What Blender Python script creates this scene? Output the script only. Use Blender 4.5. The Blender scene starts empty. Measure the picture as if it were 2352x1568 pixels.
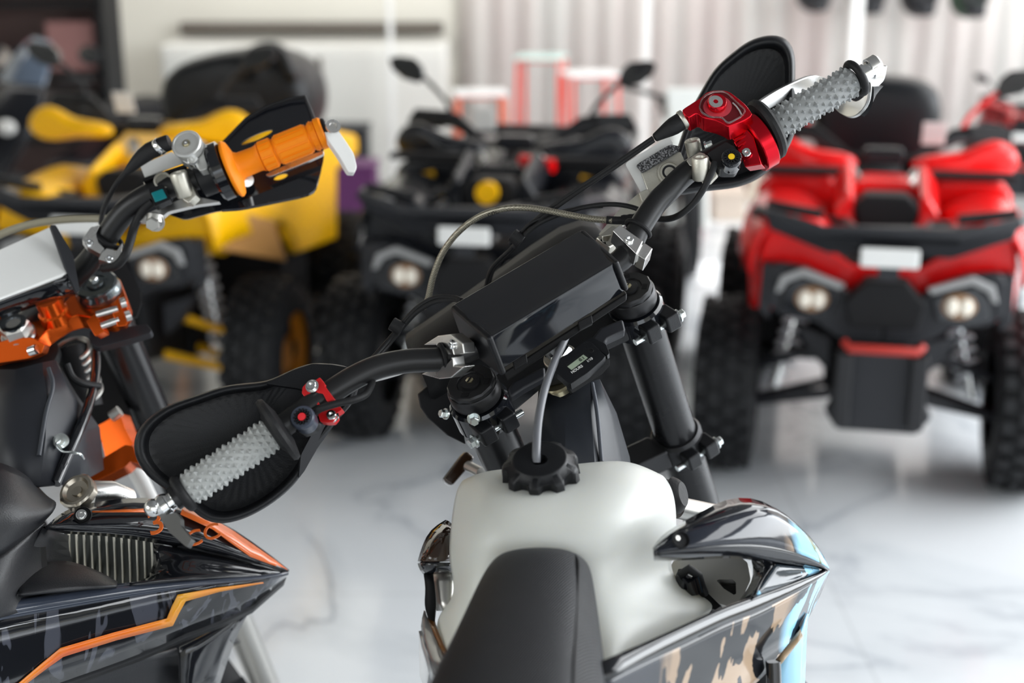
import bpy, bmesh, math, random
from mathutils import Vector, Matrix, noise
random.seed(7)
SC = bpy.context.scene
COL = SC.collection
# ---------------- camera, world, light, exposure ----------------
CAM_H = 1.60
PITCH = math.radians(16.5)
FPX = 3267.0                       # 50 mm on a 36 mm sensor, in pixels of a 2352 px frame
cam = bpy.data.cameras.new('camera'); camo = bpy.data.objects.new('camera', cam); COL.objects.link(camo)
cam.lens = 50.0; cam.sensor_width = 36.0
camo.location = (0, 0, CAM_H); camo.rotation_euler = (math.pi/2 - PITCH, 0, 0)
cam.dof.use_dof = True; cam.dof.focus_distance = 1.43; cam.dof.aperture_fstop = 3.1
cam.clip_start = 0.05
SC.camera = camo
w = bpy.data.worlds.new('daylight'); SC.world = w; w.use_nodes = True
nt = w.node_tree; nt.nodes.clear()
bg = nt.nodes.new('ShaderNodeBackground'); wo = nt.nodes.new('ShaderNodeOutputWorld')
tc = nt.nodes.new('ShaderNodeTexCoord'); sx = nt.nodes.new('ShaderNodeSeparateXYZ'); rp = nt.nodes.new('ShaderNodeValToRGB')
nt.links.new(tc.outputs['Generated'], sx.inputs[0]); nt.links.new(sx.outputs[2], rp.inputs[0])
rp.color_ramp.elements[0].position = 0.0; rp.color_ramp.elements[0].color = (0.50, 0.49, 0.47, 1)
rp.color_ramp.elements[1].position = 0.12; rp.color_ramp.elements[1].color = (0.86, 0.93, 1.0, 1)
nt.links.new(rp.outputs[0], bg.inputs[0]); bg.inputs[1].default_value = 1.7
nt.links.new(bg.outputs[0], wo.inputs[0])
SC.view_settings.view_transform = 'Standard'; SC.view_settings.look = 'None'
SC.view_settings.gamma = 1.0; SC.view_settings.use_curve_mapping = False
SC.view_settings.exposure = 0.66
def area(name, loc, rot, sx_, sy_, power, col=(1, 1, 1)):
    L = bpy.data.lights.new(name, 'AREA'); L.shape = 'RECTANGLE'; L.size = sx_; L.size_y = sy_; L.energy = power; L.color = col
    o = bpy.data.objects.new(name, L); COL.objects.link(o); o.location = loc; o.rotation_euler = rot; return o
area('side_window_daylight', (6.7, 3.0, 2.4), (math.radians(90), 0, math.radians(90)), 8.0, 2.6, 300, (0.95, 0.98, 1.0))
area('back_wall_fill', (0.5, 7.6, 3.85), (math.radians(28), 0, 0), 11.0, 0.9, 170, (1.0, 0.985, 0.96))  # unseen light added to brighten the back wall
area('left_fill', (-4.6, -1.5, 2.6), (math.radians(80), 0, math.radians(-55)), 3.0, 2.0, 50, (0.95, 0.98, 1.0))  # soft light added from the left; no window opening is built there
area('ceiling_fill', (4.4, 3.0, 3.9), (0, 0, 0), 2.4, 8.0, 220, (0.95, 0.98, 1.0))  # overhead panel added for bright reflections on the shrouds and a lighter floor
sp = bpy.data.lights.new('floor_patch_spot', 'SPOT'); sp.energy = 520; sp.spot_size = math.radians(7.5); sp.spot_blend = 0.35; sp.shadow_soft_size = 0.03  # spot added to imitate the bright window patch on the floor
spo = bpy.data.objects.new('floor_patch_spot', sp); COL.objects.link(spo); spo.location = (1.4, 7.4, 3.6)
spo.rotation_euler = (Vector((0.98, 6.55, 0)) - spo.location).to_track_quat('-Z', 'Y').to_euler()

SC.cycles.max_bounces = 8; SC.cycles.diffuse_bounces = 3; SC.cycles.glossy_bounces = 4; SC.cycles.caustics_reflective = False; SC.cycles.caustics_refractive = False

# ---------------- helpers ----------------
CP, SP = math.cos(PITCH), math.sin(PITCH)
def cw(v):                         # direction: camera axes (right, up, forward) to world
    return Vector((v[0], CP*v[2] + SP*v[1], CP*v[1] - SP*v[2]))
def ray(x, y): return cw(((x-1176)/FPX, (784-y)/FPX, 1.0))
CAMP = Vector((0, 0, CAM_H))
def P(x, y, d): return CAMP + ray(x, y)*d
def on_plane(pts, c, n):           # where the lines of sight meet a real plane
    out = []
    for x, y in pts:
        r = ray(x, y); t = (c - CAMP).dot(n)/r.dot(n); out.append(CAMP + r*t)
    return out
def Z(ox, oy, s): return lambda *L: [(ox+x/s, oy+y/s) for x, y in L]
A1 = Z(0, 180, 2.6133); A2 = Z(0, 600, 3.136); A3 = Z(0, 1050, 3.027); A4 = Z(280, 780, 2.6133)
A5 = Z(880, 420, 2.904); A6 = Z(1300, 50, 2.751); A7 = Z(900, 740, 2.904); A8 = Z(930, 1000, 2.306)
B3 = Z(650, 820, 8.712); B4 = Z(1200, 760, 9.8); B5 = Z(1380, 300, 6.532); B6 = Z(940, 1180, 4.043)
B7 = Z(1480, 1120, 3.5); B8 = Z(1550, 200, 7.84); C3 = Z(1550, 100, 2.6135); C4 = Z(1550, 580, 2.6135)

def spl(pts, n=8):                 # Catmull-Rom through points (any dimension)
    pts = [Vector(p) for p in pts]; q = [2*pts[0]-pts[1]] + pts + [2*pts[-1]-pts[-2]]; out = []
    for i in range(1, len(q)-2):
        for k in range(n):
            t = k/n; a, b, c, d = q[i-1], q[i], q[i+1], q[i+2]
            out.append(0.5*((2*b) + (c-a)*t + (2*a-5*b+4*c-d)*t*t + (3*b-a-3*c+d)*t**3))
    out.append(pts[-1]); return out
def frame_of(z, x=None):
    z = Vector(z).normalized(); x = Vector(x) if x is not None else (Vector((0, 0, 1)) if abs(z.z) < 0.9 else Vector((1, 0, 0)))
    x = (x - z*x.dot(z)).normalized(); return x, z.cross(x), z
CS = [Matrix.Identity(4)]; ROOT = [Matrix.Identity(4)]; WARP = [None]; STEER = [Vector((0, 0, 0))]
class MB:
    def __init__(s): s.bm = bmesh.new()
    def face(s, vs):
        try: return s.bm.faces.new(vs)
        except ValueError: return None
    def tube(s, pts, r, seg=12, cap=True, closed=False):
        pts = [Vector(p) for p in pts]; n = len(pts); rings = []; up = None
        for i, p in enumerate(pts):
            t = (pts[(i+1) % n] - pts[i-1]) if closed else (pts[min(i+1, n-1)] - pts[max(i-1, 0)])
            if t.length < 1e-9: t = Vector((0, 0, 1))
            t.normalize()
            if up is None: up = frame_of(t)[0]
            up = (up - t*up.dot(t)).normalized(); v = t.cross(up)
            rr = r[i] if isinstance(r, (list, tuple)) else r
            rings.append([s.bm.verts.new(p + (up*math.cos(2*math.pi*k/seg) + v*math.sin(2*math.pi*k/seg))*rr) for k in range(seg)])
        for i in range(n if closed else n-1):
            a, b = rings[i], rings[(i+1) % n]
            for k in range(seg): s.face([a[k], a[(k+1) % seg], b[(k+1) % seg], b[k]])
        if cap and not closed: s.face(rings[0][::-1]); s.face(rings[-1])
        return s
    def cyl(s, a, b, r0, r1=None, seg=24): return s.tube([a, b], [r0, r0 if r1 is None else r1], seg)
    def lathe(s, o, ax, prof, seg=32, xref=None, mod=None, cap=True):
        x, y, z = frame_of(ax, xref); o = Vector(o); rings = []
        for (r, h) in prof:
            ring = []
            for k in range(seg):
                a = 2*math.pi*k/seg; rr = r*(mod(a, h) if mod else 1)
                ring.append(s.bm.verts.new(o + z*h + (x*math.cos(a) + y*math.sin(a))*rr))
            rings.append(ring)
        for a, b in zip(rings, rings[1:]):
            for k in range(seg): s.face([a[k], a[(k+1) % seg], b[(k+1) % seg], b[k]])
        if cap: s.face(rings[0][::-1]); s.face(rings[-1])
        return s
    def torus(s, o, ax, R, r, seg=32, sr=10, sq=1.0):
        x, y, z = frame_of(ax); return s.tube([Vector(o) + (x*math.cos(2*math.pi*k/seg) + y*math.sin(2*math.pi*k/seg)*sq)*R for k in range(seg)], r, sr, closed=True)
    def prism(s, pts, v, holes=(), top=1.0):
        # outline pts (3d), extruded by vector v; holes = list of outlines
        v = Vector(v); loops = [[Vector(p) for p in pts]] + [[Vector(p) for p in h] for h in holes]
        lo, hi = [], []
        for L in loops:
            c = sum(L, Vector())/len(L)
            lo.append([s.bm.verts.new(p) for p in L]); hi.append([s.bm.verts.new(c + (p-c)*top + v) for p in L])
        for a, b in zip(lo, hi):
            for k in range(len(a)):
                j = (k+1) % len(a); s.face([a[k], a[j], b[j], b[k]])
        for side in (lo, hi):
            if not holes: s.face(side[0])
            else:
                ed = []
                for L in side:
                    for k in range(len(L)):
                        e = s.bm.edges.get((L[k], L[(k+1) % len(L)])); ed.append(e)
                bmesh.ops.triangle_fill(s.bm, use_beauty=True, use_dissolve=False, edges=ed)
        return s
    def box(s, c, hx, hy, hz, ax=None):
        x, y, z = ax if ax else (Vector((1, 0, 0)), Vector((0, 1, 0)), Vector((0, 0, 1))); c = Vector(c)
        b = c - z*hz; return s.prism([b - x*hx - y*hy, b + x*hx - y*hy, b + x*hx + y*hy, b - x*hx + y*hy], z*2*hz)
    def grid(s, rows, wrap=False, caps=False):
        R = [[s.bm.verts.new(Vector(p)) for p in r] for r in rows]
        for a, b in zip(R, R[1:]):
            for k in range(len(a) if wrap else len(a)-1):
                j = (k+1) % len(a); s.face([a[k], a[j], b[j], b[k]])
        if caps: s.face(R[0][::-1]); s.face(R[-1])
        return s
    def ball(s, o, rx, ry=None, rz=None, seg=20, rings=12, ax=None):
        ry = rx if ry is None else ry; rz = rx if rz is None else rz
        x, y, z = ax if ax else (Vector((1, 0, 0)), Vector((0, 1, 0)), Vector((0, 0, 1))); o = Vector(o); rows = []
        for i in range(1, rings):
            f = math.pi*i/rings
            rows.append([o + x*rx*math.sin(f)*math.cos(2*math.pi*k/seg) + y*ry*math.sin(f)*math.sin(2*math.pi*k/seg) + z*rz*math.cos(f) for k in range(seg)])
        return s.grid(rows, True, True)
    def done(s, name, mat, parent=None, bev=0, sub=0, solid=0, ang=35, seg=2):
        bmesh.ops.remove_doubles(s.bm, verts=s.bm.verts, dist=1e-6)
        bmesh.ops.recalc_face_normals(s.bm, faces=s.bm.faces)
        if WARP[0] and name not in ('tyre', 'rim', 'rim_opening'):
            for v in s.bm.verts: WARP[0](v.co)
        if WARP[0] and name in ('handlebar', 'handguard', 'grip', 'mirror', 'mirror_stem', 'price_tag', 'dashboard'):
            for v in s.bm.verts: v.co += STEER[0]
        M = ROOT[0].inverted() @ CS[0]
        if parent is None: M = CS[0]
        s.bm.transform(M)
        for f in s.bm.faces: f.smooth = True
        for e in s.bm.edges:
            if not sub and len(e.link_faces) == 2 and e.calc_face_angle(0) > math.radians(ang): e.smooth = False
        me = bpy.data.meshes.new(name); s.bm.to_mesh(me); s.bm.free()
        me.materials.append(mat)
        o = bpy.data.objects.new(name, me); COL.objects.link(o)
        if parent is not None: o.parent = parent
        if sub:
            m = o.modifiers.new('smooth', 'SUBSURF'); m.levels = sub; m.render_levels = sub; m.boundary_smooth = 'PRESERVE_CORNERS'
        if solid:
            m = o.modifiers.new('thickness', 'SOLIDIFY'); m.thickness = solid; m.offset = 0
        if bev:
            m = o.modifiers.new('edges', 'BEVEL'); m.width = bev; m.segments = seg; m.limit_method = 'ANGLE'; m.angle_limit = math.radians(32); m.harden_normals = True
        return o
def thing(name, label, cat, M, group=None):
    o = bpy.data.objects.new(name, None); COL.objects.link(o); o.matrix_world = M; o.empty_display_size = 0.1
    o['label'] = label; o['category'] = cat
    if group: o['group'] = group
    ROOT[0] = M.copy(); return o
def tag(o, label, cat, group=None, kind=None):
    if label: o['label'] = label
    if cat: o['category'] = cat
    if group: o['group'] = group
    if kind: o['kind'] = kind
    return o
def mat(name, col, rough=0.5, metal=0.0, coat=0.0, sss=0.0, bump=0.0, bscale=200, trans=0.0, emit=0.0, var=0.04, vscale=30, spec=0.5, alpha=1.0):
    m = bpy.data.materials.new(name); m.use_nodes = True; N = m.node_tree.nodes; L = m.node_tree.links; b = N['Principled BSDF']
    b.inputs['Base Color'].default_value = (*col, 1); b.inputs['Metallic'].default_value = metal
    b.inputs['Coat Weight'].default_value = coat; b.inputs['Coat Roughness'].default_value = 0.04
    b.inputs['Specular IOR Level'].default_value = spec
    b.inputs['Transmission Weight'].default_value = trans; b.inputs['Alpha'].default_value = alpha
    if sss: b.inputs['Subsurface Weight'].default_value = sss; b.inputs['Subsurface Radius'].default_value = (0.02, 0.018, 0.014); b.inputs['Subsurface Scale'].default_value = 1.0
    if emit: b.inputs['Emission Color'].default_value = (*col, 1); b.inputs['Emission Strength'].default_value = emit
    t = N.new('ShaderNodeTexCoord'); n = N.new('ShaderNodeTexNoise'); n.inputs['Scale'].default_value = vscale; n.inputs['Detail'].default_value = 3
    L.new(t.outputs['Object'], n.inputs['Vector']); r = N.new('ShaderNodeMapRange')
    r.inputs['To Min'].default_value = max(0.0, rough-var); r.inputs['To Max'].default_value = min(1, rough+var)
    L.new(n.outputs[0], r.inputs[0]); L.new(r.outputs[0], b.inputs['Roughness'])
    if bump:
        n2 = N.new('ShaderNodeTexNoise'); n2.inputs['Scale'].default_value = bscale; n2.inputs['Detail'].default_value = 4; L.new(t.outputs['Object'], n2.inputs['Vector'])
        bp = N.new('ShaderNodeBump'); bp.inputs['Strength'].default_value = bump; bp.inputs['Distance'].default_value = 0.002
        L.new(n2.outputs[0], bp.inputs['Height']); L.new(bp.outputs[0], b.inputs['Normal'])
    return m
M_ = {}
M_['black'] = mat('black_plastic', (0.006, 0.0065, 0.008), 0.40, spec=.3, bump=0.15, bscale=900)
M_['matte'] = mat('matte_black', (0.007, 0.007, 0.008), 0.6, spec=.25, bump=0.1, bscale=500)
M_['gloss'] = mat('gloss_black', (0.008, 0.009, 0.012), 0.08, coat=0.4, var=0.03)
M_['satin'] = mat('satin_black_bar', (0.02, 0.02, 0.021), 0.36, metal=0.4)
M_['rubber'] = mat('black_rubber', (0.010, 0.010, 0.011), 0.55, spec=.3, bump=0.2, bscale=300)
M_['tyre'] = mat('tyre_rubber', (0.012, 0.0125, 0.014), 0.62, spec=.3, bump=0.3, bscale=120)
M_['dark'] = mat('dark_metal', (0.03, 0.03, 0.032), 0.38, metal=0.6)
M_['chassis'] = mat('chassis_black', (0.018, 0.019, 0.023), 0.45, spec=.35)
M_['alu'] = mat('machined_aluminium', (0.78, 0.77, 0.75), 0.28, metal=1.0)
M_['champ'] = mat('champagne_alloy', (0.62, 0.60, 0.53), 0.42, metal=1.0, bump=0.08, bscale=600)
M_['chrome'] = mat('chrome_steel', (0.85, 0.86, 0.86), 0.12, metal=1.0)
M_['zinc'] = mat('zinc_bolt', (0.75, 0.8, 0.8), 0.25, metal=1.0)
M_['white'] = mat('white_plastic', (0.82, 0.82, 0.80), 0.35)
M_['label'] = mat('white_label', (0.80, 0.80, 0.78), 0.4)
M_['redano'] = mat('red_anodised', (0.62, 0.008, 0.02), 0.2, metal=0.85)
M_['redpaint'] = mat('red_painted_clamp', (0.75, 0.012, 0.015), 0.3, metal=0.25, coat=0.3)
M_['orano'] = mat('orange_anodised', (0.86, 0.13, 0.012), 0.24, metal=0.85)
M_['orange'] = mat('orange_rubber', (1.0, 0.27, 0.004), 0.5, spec=.25)
M_['grey'] = mat('grey_grip_rubber', (0.30, 0.31, 0.31), 0.7, bump=0.15, bscale=900)
M_['greyl'] = mat('light_grey_grip_rubber', (0.42, 0.43, 0.42), 0.7, bump=0.15, bscale=900)
M_['hose'] = mat('grey_hose', (0.14, 0.145, 0.16), 0.42)
M_['red'] = mat('red_bodywork', (0.84, 0.003, 0.004), 0.25, coat=0.15, spec=.4)
M_['yellow'] = mat('yellow_bodywork', (1.0, 0.52, 0.0), 0.35, coat=0.05, spec=.3)
M_['amber'] = mat('amber_rim', (0.85, 0.30, 0.01), 0.4)
M_['blackbody'] = mat('black_bodywork', (0.008, 0.009, 0.012), 0.25, coat=0.15, spec=.3)
M_['teal'] = mat('teal_button', (0.0, 0.17, 0.19), 0.35)
M_['clear'] = mat('clear_plastic', (0.92, 0.93, 0.93), 0.06, trans=0.95)
M_['lamp'] = mat('lamp_reflector', (0.95, 0.88, 0.74), 0.15, metal=0.8)
M_['tan'] = mat('fender_shade', (0.50, 0.25, 0.08), 0.4)
M_['silver'] = mat('silver_plate', (0.55, 0.54, 0.51), 0.32, metal=0.9)
M_['brass'] = mat('pale_brass', (0.62, 0.55, 0.36), 0.3, metal=1.0)
M_['canvas'] = mat('black_canvas_box', (0.006, 0.007, 0.009), 0.4, spec=.3)
M_['redbtn'] = mat('red_button', (0.85, 0.03, 0.04), 0.4)
M_['yelbtn'] = mat('yellow_button', (0.95, 0.62, 0.02), 0.4)

# ---------------- setting ----------------
def noden(m): return m.node_tree.nodes, m.node_tree.links, m.node_tree.nodes['Principled BSDF']
def marble():
    m = mat('white_marble_tiles', (0.74, 0.76, 0.78), 0.14, var=0.05, vscale=3); N, L, b = noden(m)
    t = N.new('ShaderNodeTexCoord'); n = N.new('ShaderNodeTexNoise'); n.inputs['Scale'].default_value = 0.9; n.inputs['Detail'].default_value = 7; n.inputs['Distortion'].default_value = 1.4
    L.new(t.outputs['Object'], n.inputs[0]); r = N.new('ShaderNodeValToRGB'); L.new(n.outputs[0], r.inputs[0])
    e = r.color_ramp.elements; e[0].position = 0.0; e[0].color = (0.72, 0.745, 0.77, 1); e[1].position = 1.0; e[1].color = (0.74, 0.76, 0.78, 1)
    for p, c in ((0.40, (0.74, 0.765, 0.79, 1)), (0.485, (0.60, 0.63, 0.66, 1)), (0.50, (0.34, 0.37, 0.42, 1)), (0.515, (0.62, 0.65, 0.68, 1)), (0.58, (0.76, 0.78, 0.80, 1))):
        q = e.new(p); q.color = c
    n2 = N.new('ShaderNodeTexNoise'); n2.inputs['Scale'].default_value = 0.6; L.new(t.outputs['Object'], n2.inputs[0])
    r2 = N.new('ShaderNodeValToRGB'); r2.color_ramp.elements[0].position = 0.36; r2.color_ramp.elements[1].position = 0.52; L.new(n2.outputs[0], r2.inputs[0])
    mx = N.new('ShaderNodeMix'); mx.data_type = 'RGBA'; mx.inputs[6].default_value = (0.74, 0.76, 0.78, 1); L.new(r2.outputs[0], mx.inputs[0]); L.new(r.outputs[0], mx.inputs[7])
    br = N.new('ShaderNodeTexBrick'); br.offset = 0.0; br.inputs['Scale'].default_value = 1.0; br.inputs['Brick Width'].default_value = 0.8; br.inputs['Row Height'].default_value = 0.8
    br.inputs['Mortar Size'].default_value = 0.004; br.inputs['Color1'].default_value = (1, 1, 1, 1); br.inputs['Color2'].default_value = (1, 1, 1, 1); br.inputs['Mortar'].default_value = (0.86, 0.86, 0.86, 1)
    L.new(t.outputs['Object'], br.inputs[0]); mu = N.new('ShaderNodeMix'); mu.data_type = 'RGBA'; mu.blend_type = 'MULTIPLY'; mu.inputs[0].default_value = 1.0
    L.new(mx.outputs[2], mu.inputs[6]); L.new(br.outputs[0], mu.inputs[7]); L.new(mu.outputs[2], b.inputs['Base Color']); return m
def stripes():
    m = mat('corrugated_sheet', (0.62, 0.58, 0.54), 0.4); N, L, b = noden(m)
    t = N.new('ShaderNodeTexCoord'); mp = N.new('ShaderNodeMapping'); mp.inputs['Scale'].default_value = (5.5, 0.01, 0.25); L.new(t.outputs['Object'], mp.inputs[0])
    n = N.new('ShaderNodeTexNoise'); n.inputs['Scale'].default_value = 1.0; n.inputs['Detail'].default_value = 3; L.new(mp.outputs[0], n.inputs[0])
    r = N.new('ShaderNodeValToRGB'); e = r.color_ramp.elements; e[0].position = 0.35; e[0].color = (0.68, 0.60, 0.57, 1); e[1].position = 0.62; e[1].color = (0.74, 0.72, 0.68, 1)
    q = e.new(0.5); q.color = (0.72, 0.67, 0.63, 1); L.new(n.outputs[0], r.inputs[0]); L.new(r.outputs[0], b.inputs['Base Color']); return m
def st(o): o['kind'] = 'structure'; return o
WY = 9.2
st(MB().box((0.5, 3.6, -0.05), 6.5, 7.0, 0.05).done('floor', marble()))
wallm = mat('cream_wall', (0.66, 0.64, 0.57), 0.6, bump=0.05, bscale=40)
st(MB().box((0.5, WY+0.05+0.06, 2.0), 6.5, 0.05, 2.0).done('wall_back', wallm))
# corrugated sheet cladding over the right part of the back wall
rows = []
x = -0.34; k = 0
pr = []
while x < 6.9:
    pr += [(x, 0.0), (x+0.07, 0.0), (x+0.085, -0.010), (x+0.155, -0.010), (x+0.17, 0.0)]; x += 0.17
st(MB().grid([[(a, WY+0.03+b, z) for a, b in pr] for z in (0.0, 4.0)]).done('trim_1', stripes(), solid=0.004))
st(MB().box((-5.95, 3.6, 2.0), 0.05, 7.0, 2.0).done('wall_left', wallm))
st(MB().box((7.0, 3.6, 0.4), 0.05, 7.0, 0.4).done('wall_right', wallm))
st(MB().box((0.5, 3.6, 4.05), 6.5, 7.0, 0.05).done('ceiling', mat('grey_ceiling', (0.16, 0.16, 0.16), 0.7)))
# front wall behind the photographer, open as a shop front on the right
st(MB().box((-3.4, -3.35, 2.0), 2.6, 0.05, 2.0).box((3.1, -3.35, 3.4), 3.9, 0.05, 0.6).box((3.1, -3.35, 0.2), 3.9, 0.05, 0.2).box((2.6, -3.35, 1.6), 0.06, 0.05, 1.3).done('wall_front', wallm))
# pale panel box and dark rail on the cream wall
def wx(px, d): return (px-1176)/FPX*d
def wz(py, d): return CAM_H - (py+184)*d*CP/FPX*1.0
railm = mat('dark_rail', (0.10, 0.085, 0.07), 0.5)
xa, xb = wx(415, 9.0), wx(1018, 9.0)
st(MB().box(((xa+xb)/2, WY+0.01, 0.945), (xb-xa)/2, 0.05, 0.035).done('trim_2', railm, bev=0.01))
panm = mat('white_cabinet_panel', (0.72, 0.71, 0.67), 0.3)
M = Matrix.Translation((wx(720, 9.0), 8.9, 0))
T = thing('storage_cabinet', 'long low white cabinet against the cream wall, under a dark horizontal rail', 'cabinet', M); CS[0] = M
MB().box((0, 0, 0.46), 0.86, 0.22, 0.42).done('body', panm, T, bev=0.02)
MB().box((0, -0.01, 0.02), 0.80, 0.18, 0.02).done('plinth', railm, T)
for sx_ in (-1, 1):
    dd = MB().box((0.425*sx_, -0.226, 0.45), 0.415, 0.006, 0.38).done('door', panm, T, bev=0.004)
    MB().box((0.10*sx_, -0.245, 0.72), 0.012, 0.012, 0.09).done('handle', railm, dd)
MB().box((-0.12, -0.222, 0.80), 0.16, 0.018, 0.012).done('nameplate', mat('grey_strip', (0.25, 0.24, 0.22), 0.5), T)
CS[0] = Matrix.Identity(4)

# ---------------- quad bikes ----------------
def loop(y, pts): return [Vector((x, y, z)) for x, z in pts]
def qwarp(v):
    f = max(0.0, min(1.0, -v.y/0.25)); v.z += 0.10*f if v.z > .16 else 0; v.x *= 1 - 0.12*f
    if v.y > .1 and v.z > .8: v.z += .02
    if v.z > .96 and .38 < v.y < .6: v.z += .025; v.x *= .95
def quad(name, label, M, body, arm, rim, cargo, tagx, plate_w=0.085, rear_tall=False):
    T = thing(name, label, 'quad bike', M, 'row of quad bikes'); CS[0] = M; WARP[0] = qwarp; STEER[0] = Vector((-.10, 0, .035)) if rear_tall else Vector((0, 0, 0)); k = M_
    def wheel(cx, cy, R, wd):
        mb = MB(); prof = [(-0.5, .60), (-0.5, .80), (-0.44, .92), (-0.25, .985), (0, 1.0), (0.25, .985), (0.44, .92), (0.5, .80), (0.5, .60)]
        mb.lathe((cx, cy, R), (1, 0, 0), [(R*(b-0.035), a*wd) for a, b in prof], 40, cap=False)
        for i in range(26):
            a = 2*math.pi*i/26
            for row, off in ((-0.36, 0), (-0.12, .5), (0.12, 0), (0.36, .5)):
                aa = a + off*2*math.pi/26; rr = R*(0.975 if abs(row) < .2 else 0.945)
                rd = Vector((0, math.cos(aa), math.sin(aa))); tn = Vector((0, -math.sin(aa), math.cos(aa)))
                mb.box(Vector((cx + row*wd, cy, R)) + rd*rr, 0.085*wd, 0.018, 0.012, (Vector((1, 0, 0)), tn, rd))
        ty = mb.done('tyre', k['tyre'], T)
        s = 1 if cx > 0 else -1
        mb = MB().lathe((cx, cy, R), (s, 0, 0), [(R*.62, -wd*.3), (R*.62, wd*.42), (R*.55, wd*.40), (R*.50, wd*.25), (R*.2, wd*.20), (R*.2, wd*.32), (R*.05, wd*.34)], 32)
        rm = mb.done('rim', rim, ty)
        for i in range(6):
            mb = MB(); a = i*math.pi/3; mb.ball((cx+s*wd*.27, cy+math.cos(a)*R*.36, R+math.sin(a)*R*.36), .006, R*.10, R*.10, 12, 8)
            mb.done('rim_opening', k['matte'], rm)
    for s in (-1, 1):
        wheel(0.425*s, 0.0, 0.26, 0.18); wheel(0.40*s, 1.02, 0.26, 0.23)
    def both(f, nm, m, **kw):
        for s in (-1, 1):
            mb = MB(); f(mb, s); mb.done(nm, m, T, **kw)
    # front cowl
    def cowl(mb, s): mb.prism(loop(-0.24, [(s*x, z) for x, z in [(0, .60), (.10, .60), (.20, .66), (.36, .70), (.385, .62), (.375, .57 if rear_tall else .46), (.33, .57 if rear_tall else .46), (.31, .55), (.20, .56), (.12, .50), (0, .48)]]), (0, .22, .03))
    both(cowl, 'front_cowl', body, bev=0.012)
    def fend(mb, s):
        mb.grid([[(s*.17, y, z+.02), (s*.25, y, z+.06), (s*.36, y, z+.05), (s*.40, y, z-.01), (s*.41, y, z-.10)] for y, z in ((-.26, .66), (-.15, .72), (0, .76), (.15, .77), (.30, .73), (.38, .62))])
    both(fend, 'front_fender', body, solid=0.012, sub=1)
    def sidebox(mb, s): mb.prism(loop(.22, [(s*x, z) for x, z in ([(.11, .56), (.12, .68), (.16, .72), (.33, .72), (.375, .68), (.37, .56)] if rear_tall else [(.11, .62), (.12, .80), (.16, .845), (.33, .845), (.375, .80), (.37, .62)])]), (0, .22, 0))
    both(sidebox, 'side_panel', body, bev=0.02)
    def hood(mb, s): mb.prism(loop(-.06, [(s*x, z) for x, z in [(.02, .66), (.05, .66), (.13, .70), (.15, .78), (.11, .84), (.09, .82), (.09, .76), (.03, .70)]]), (0, .22, .06))
    both(hood, 'hood', body, bev=0.012)
    MB().prism(loop(-.07, [(-.03, .66), (.03, .66), (.08, .74), (.095, .80), (.06, .83), (-.06, .83), (-.095, .80), (-.08, .74)]), (0, .14, .02)).done('centre_hood', k['matte'], T, bev=0.012)
    MB().cyl((0, -.075, .72), (0, -.085, .72), .014).done('badge', k['chrome'], T)
    MB().prism(loop(.10, [(-.10, .80), (.10, .80), (.07, .85), (-.07, .85)]), (0, .16, .0)).done('key_panel', body, T, bev=.015)
    for s in (() if rear_tall else (-1, 1)): MB().box((s*.25, .20, .857), .125, .03, .010).done('gap_shade', k['matte'], T, bev=.004)  # black strip painting in the shade between side panel and hand guard
    # lamps
    def house(mb, s): mb.prism(loop(-.31, [(s*x, z) for x, z in [(0, .50), (.08, .52), (.14, .555), (.24, .60), (.33, .61), (.355, .58), (.355, .49), (.31, .46), (.20, .445), (.14, .41), (.10, .40), (0, .40)]]), (0, .10, .0))
    both(house, 'lamp_housing', k['chassis'], bev=0.012)
    for s in (-1, 1):
        h = MB().prism(loop(-.325, [(s*x, z) for x, z in [(.135, .535), (.26, .575), (.305, .545), (.315, .48), (.27, .46), (.155, .47)]]), (0, .03, 0)).done('headlamp', k['gloss'], T, bev=0.01)
        MB().ball((s*.218, -.326, .515), .052, .010, .036).done('lamp_bezel', mat('smoky_amber_lens', (.30, .17, .09), .2), h)
        for q_ in (-1, 1): MB().ball((s*.218+q_*.020, -.333, .515), .020, .012, .024).done('lamp_lens', mat('cream_lens', (.95, .88, .76), .2), h)
        MB().prism(loop(-.335, [(s*x, z) for x, z in [(.12, .56), (.25, .60), (.315, .575), (.33, .53), (.315, .53), (.295, .56), (.25, .578), (.135, .545)]]), (0, .02, 0)).done('brow_light', mat('grey_lens', (.33, .33, .33), .3), h, bev=0.004)
        MB().prism(loop(-.30, [(s*x, z) for x, z in [(.335, .60), (.375, .60), (.38, .47), (.345, .44)]]), (0, .05, 0)).done('corner_trim', k['chassis'], T, bev=0.006)
    # bumper, skid plate
    MB().prism(loop(-.40, [(-.13, .40), (.13, .40), (.13, .27), (.16, .22), (.12, .17), (-.12, .17), (-.16, .22), (-.13, .27)]), (0, .05, .0)).done('bumper', k['chassis'], T, bev=0.01)
    for s in (-1, 1):
        MB().prism([(s*.085, -.44, .40), (s*.135, -.44, .40), (s*.135, -.43, .19), (s*.085, -.43, .19)], (0, .05, 0)).done('bumper_bar', k['dark'], T, bev=0.008)
    MB().tube([(-.115, -.42, .425), (-.10, -.44, .415), (.10, -.44, .415), (.115, -.42, .425)], .012).done('trim_bar', mat('red_trim_bar', (.45, .03, .02), .4) if body is not k['blackbody'] else k['dark'], T)
    MB().prism(loop(-.36, [(-.10, .45), (.10, .45), (.12, .52), (.06, .58), (-.06, .58), (-.12, .52)]), (0, .08, 0)).done('grille', k['matte'], T, bev=0.008)
    # rack
    mb = MB()
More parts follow.
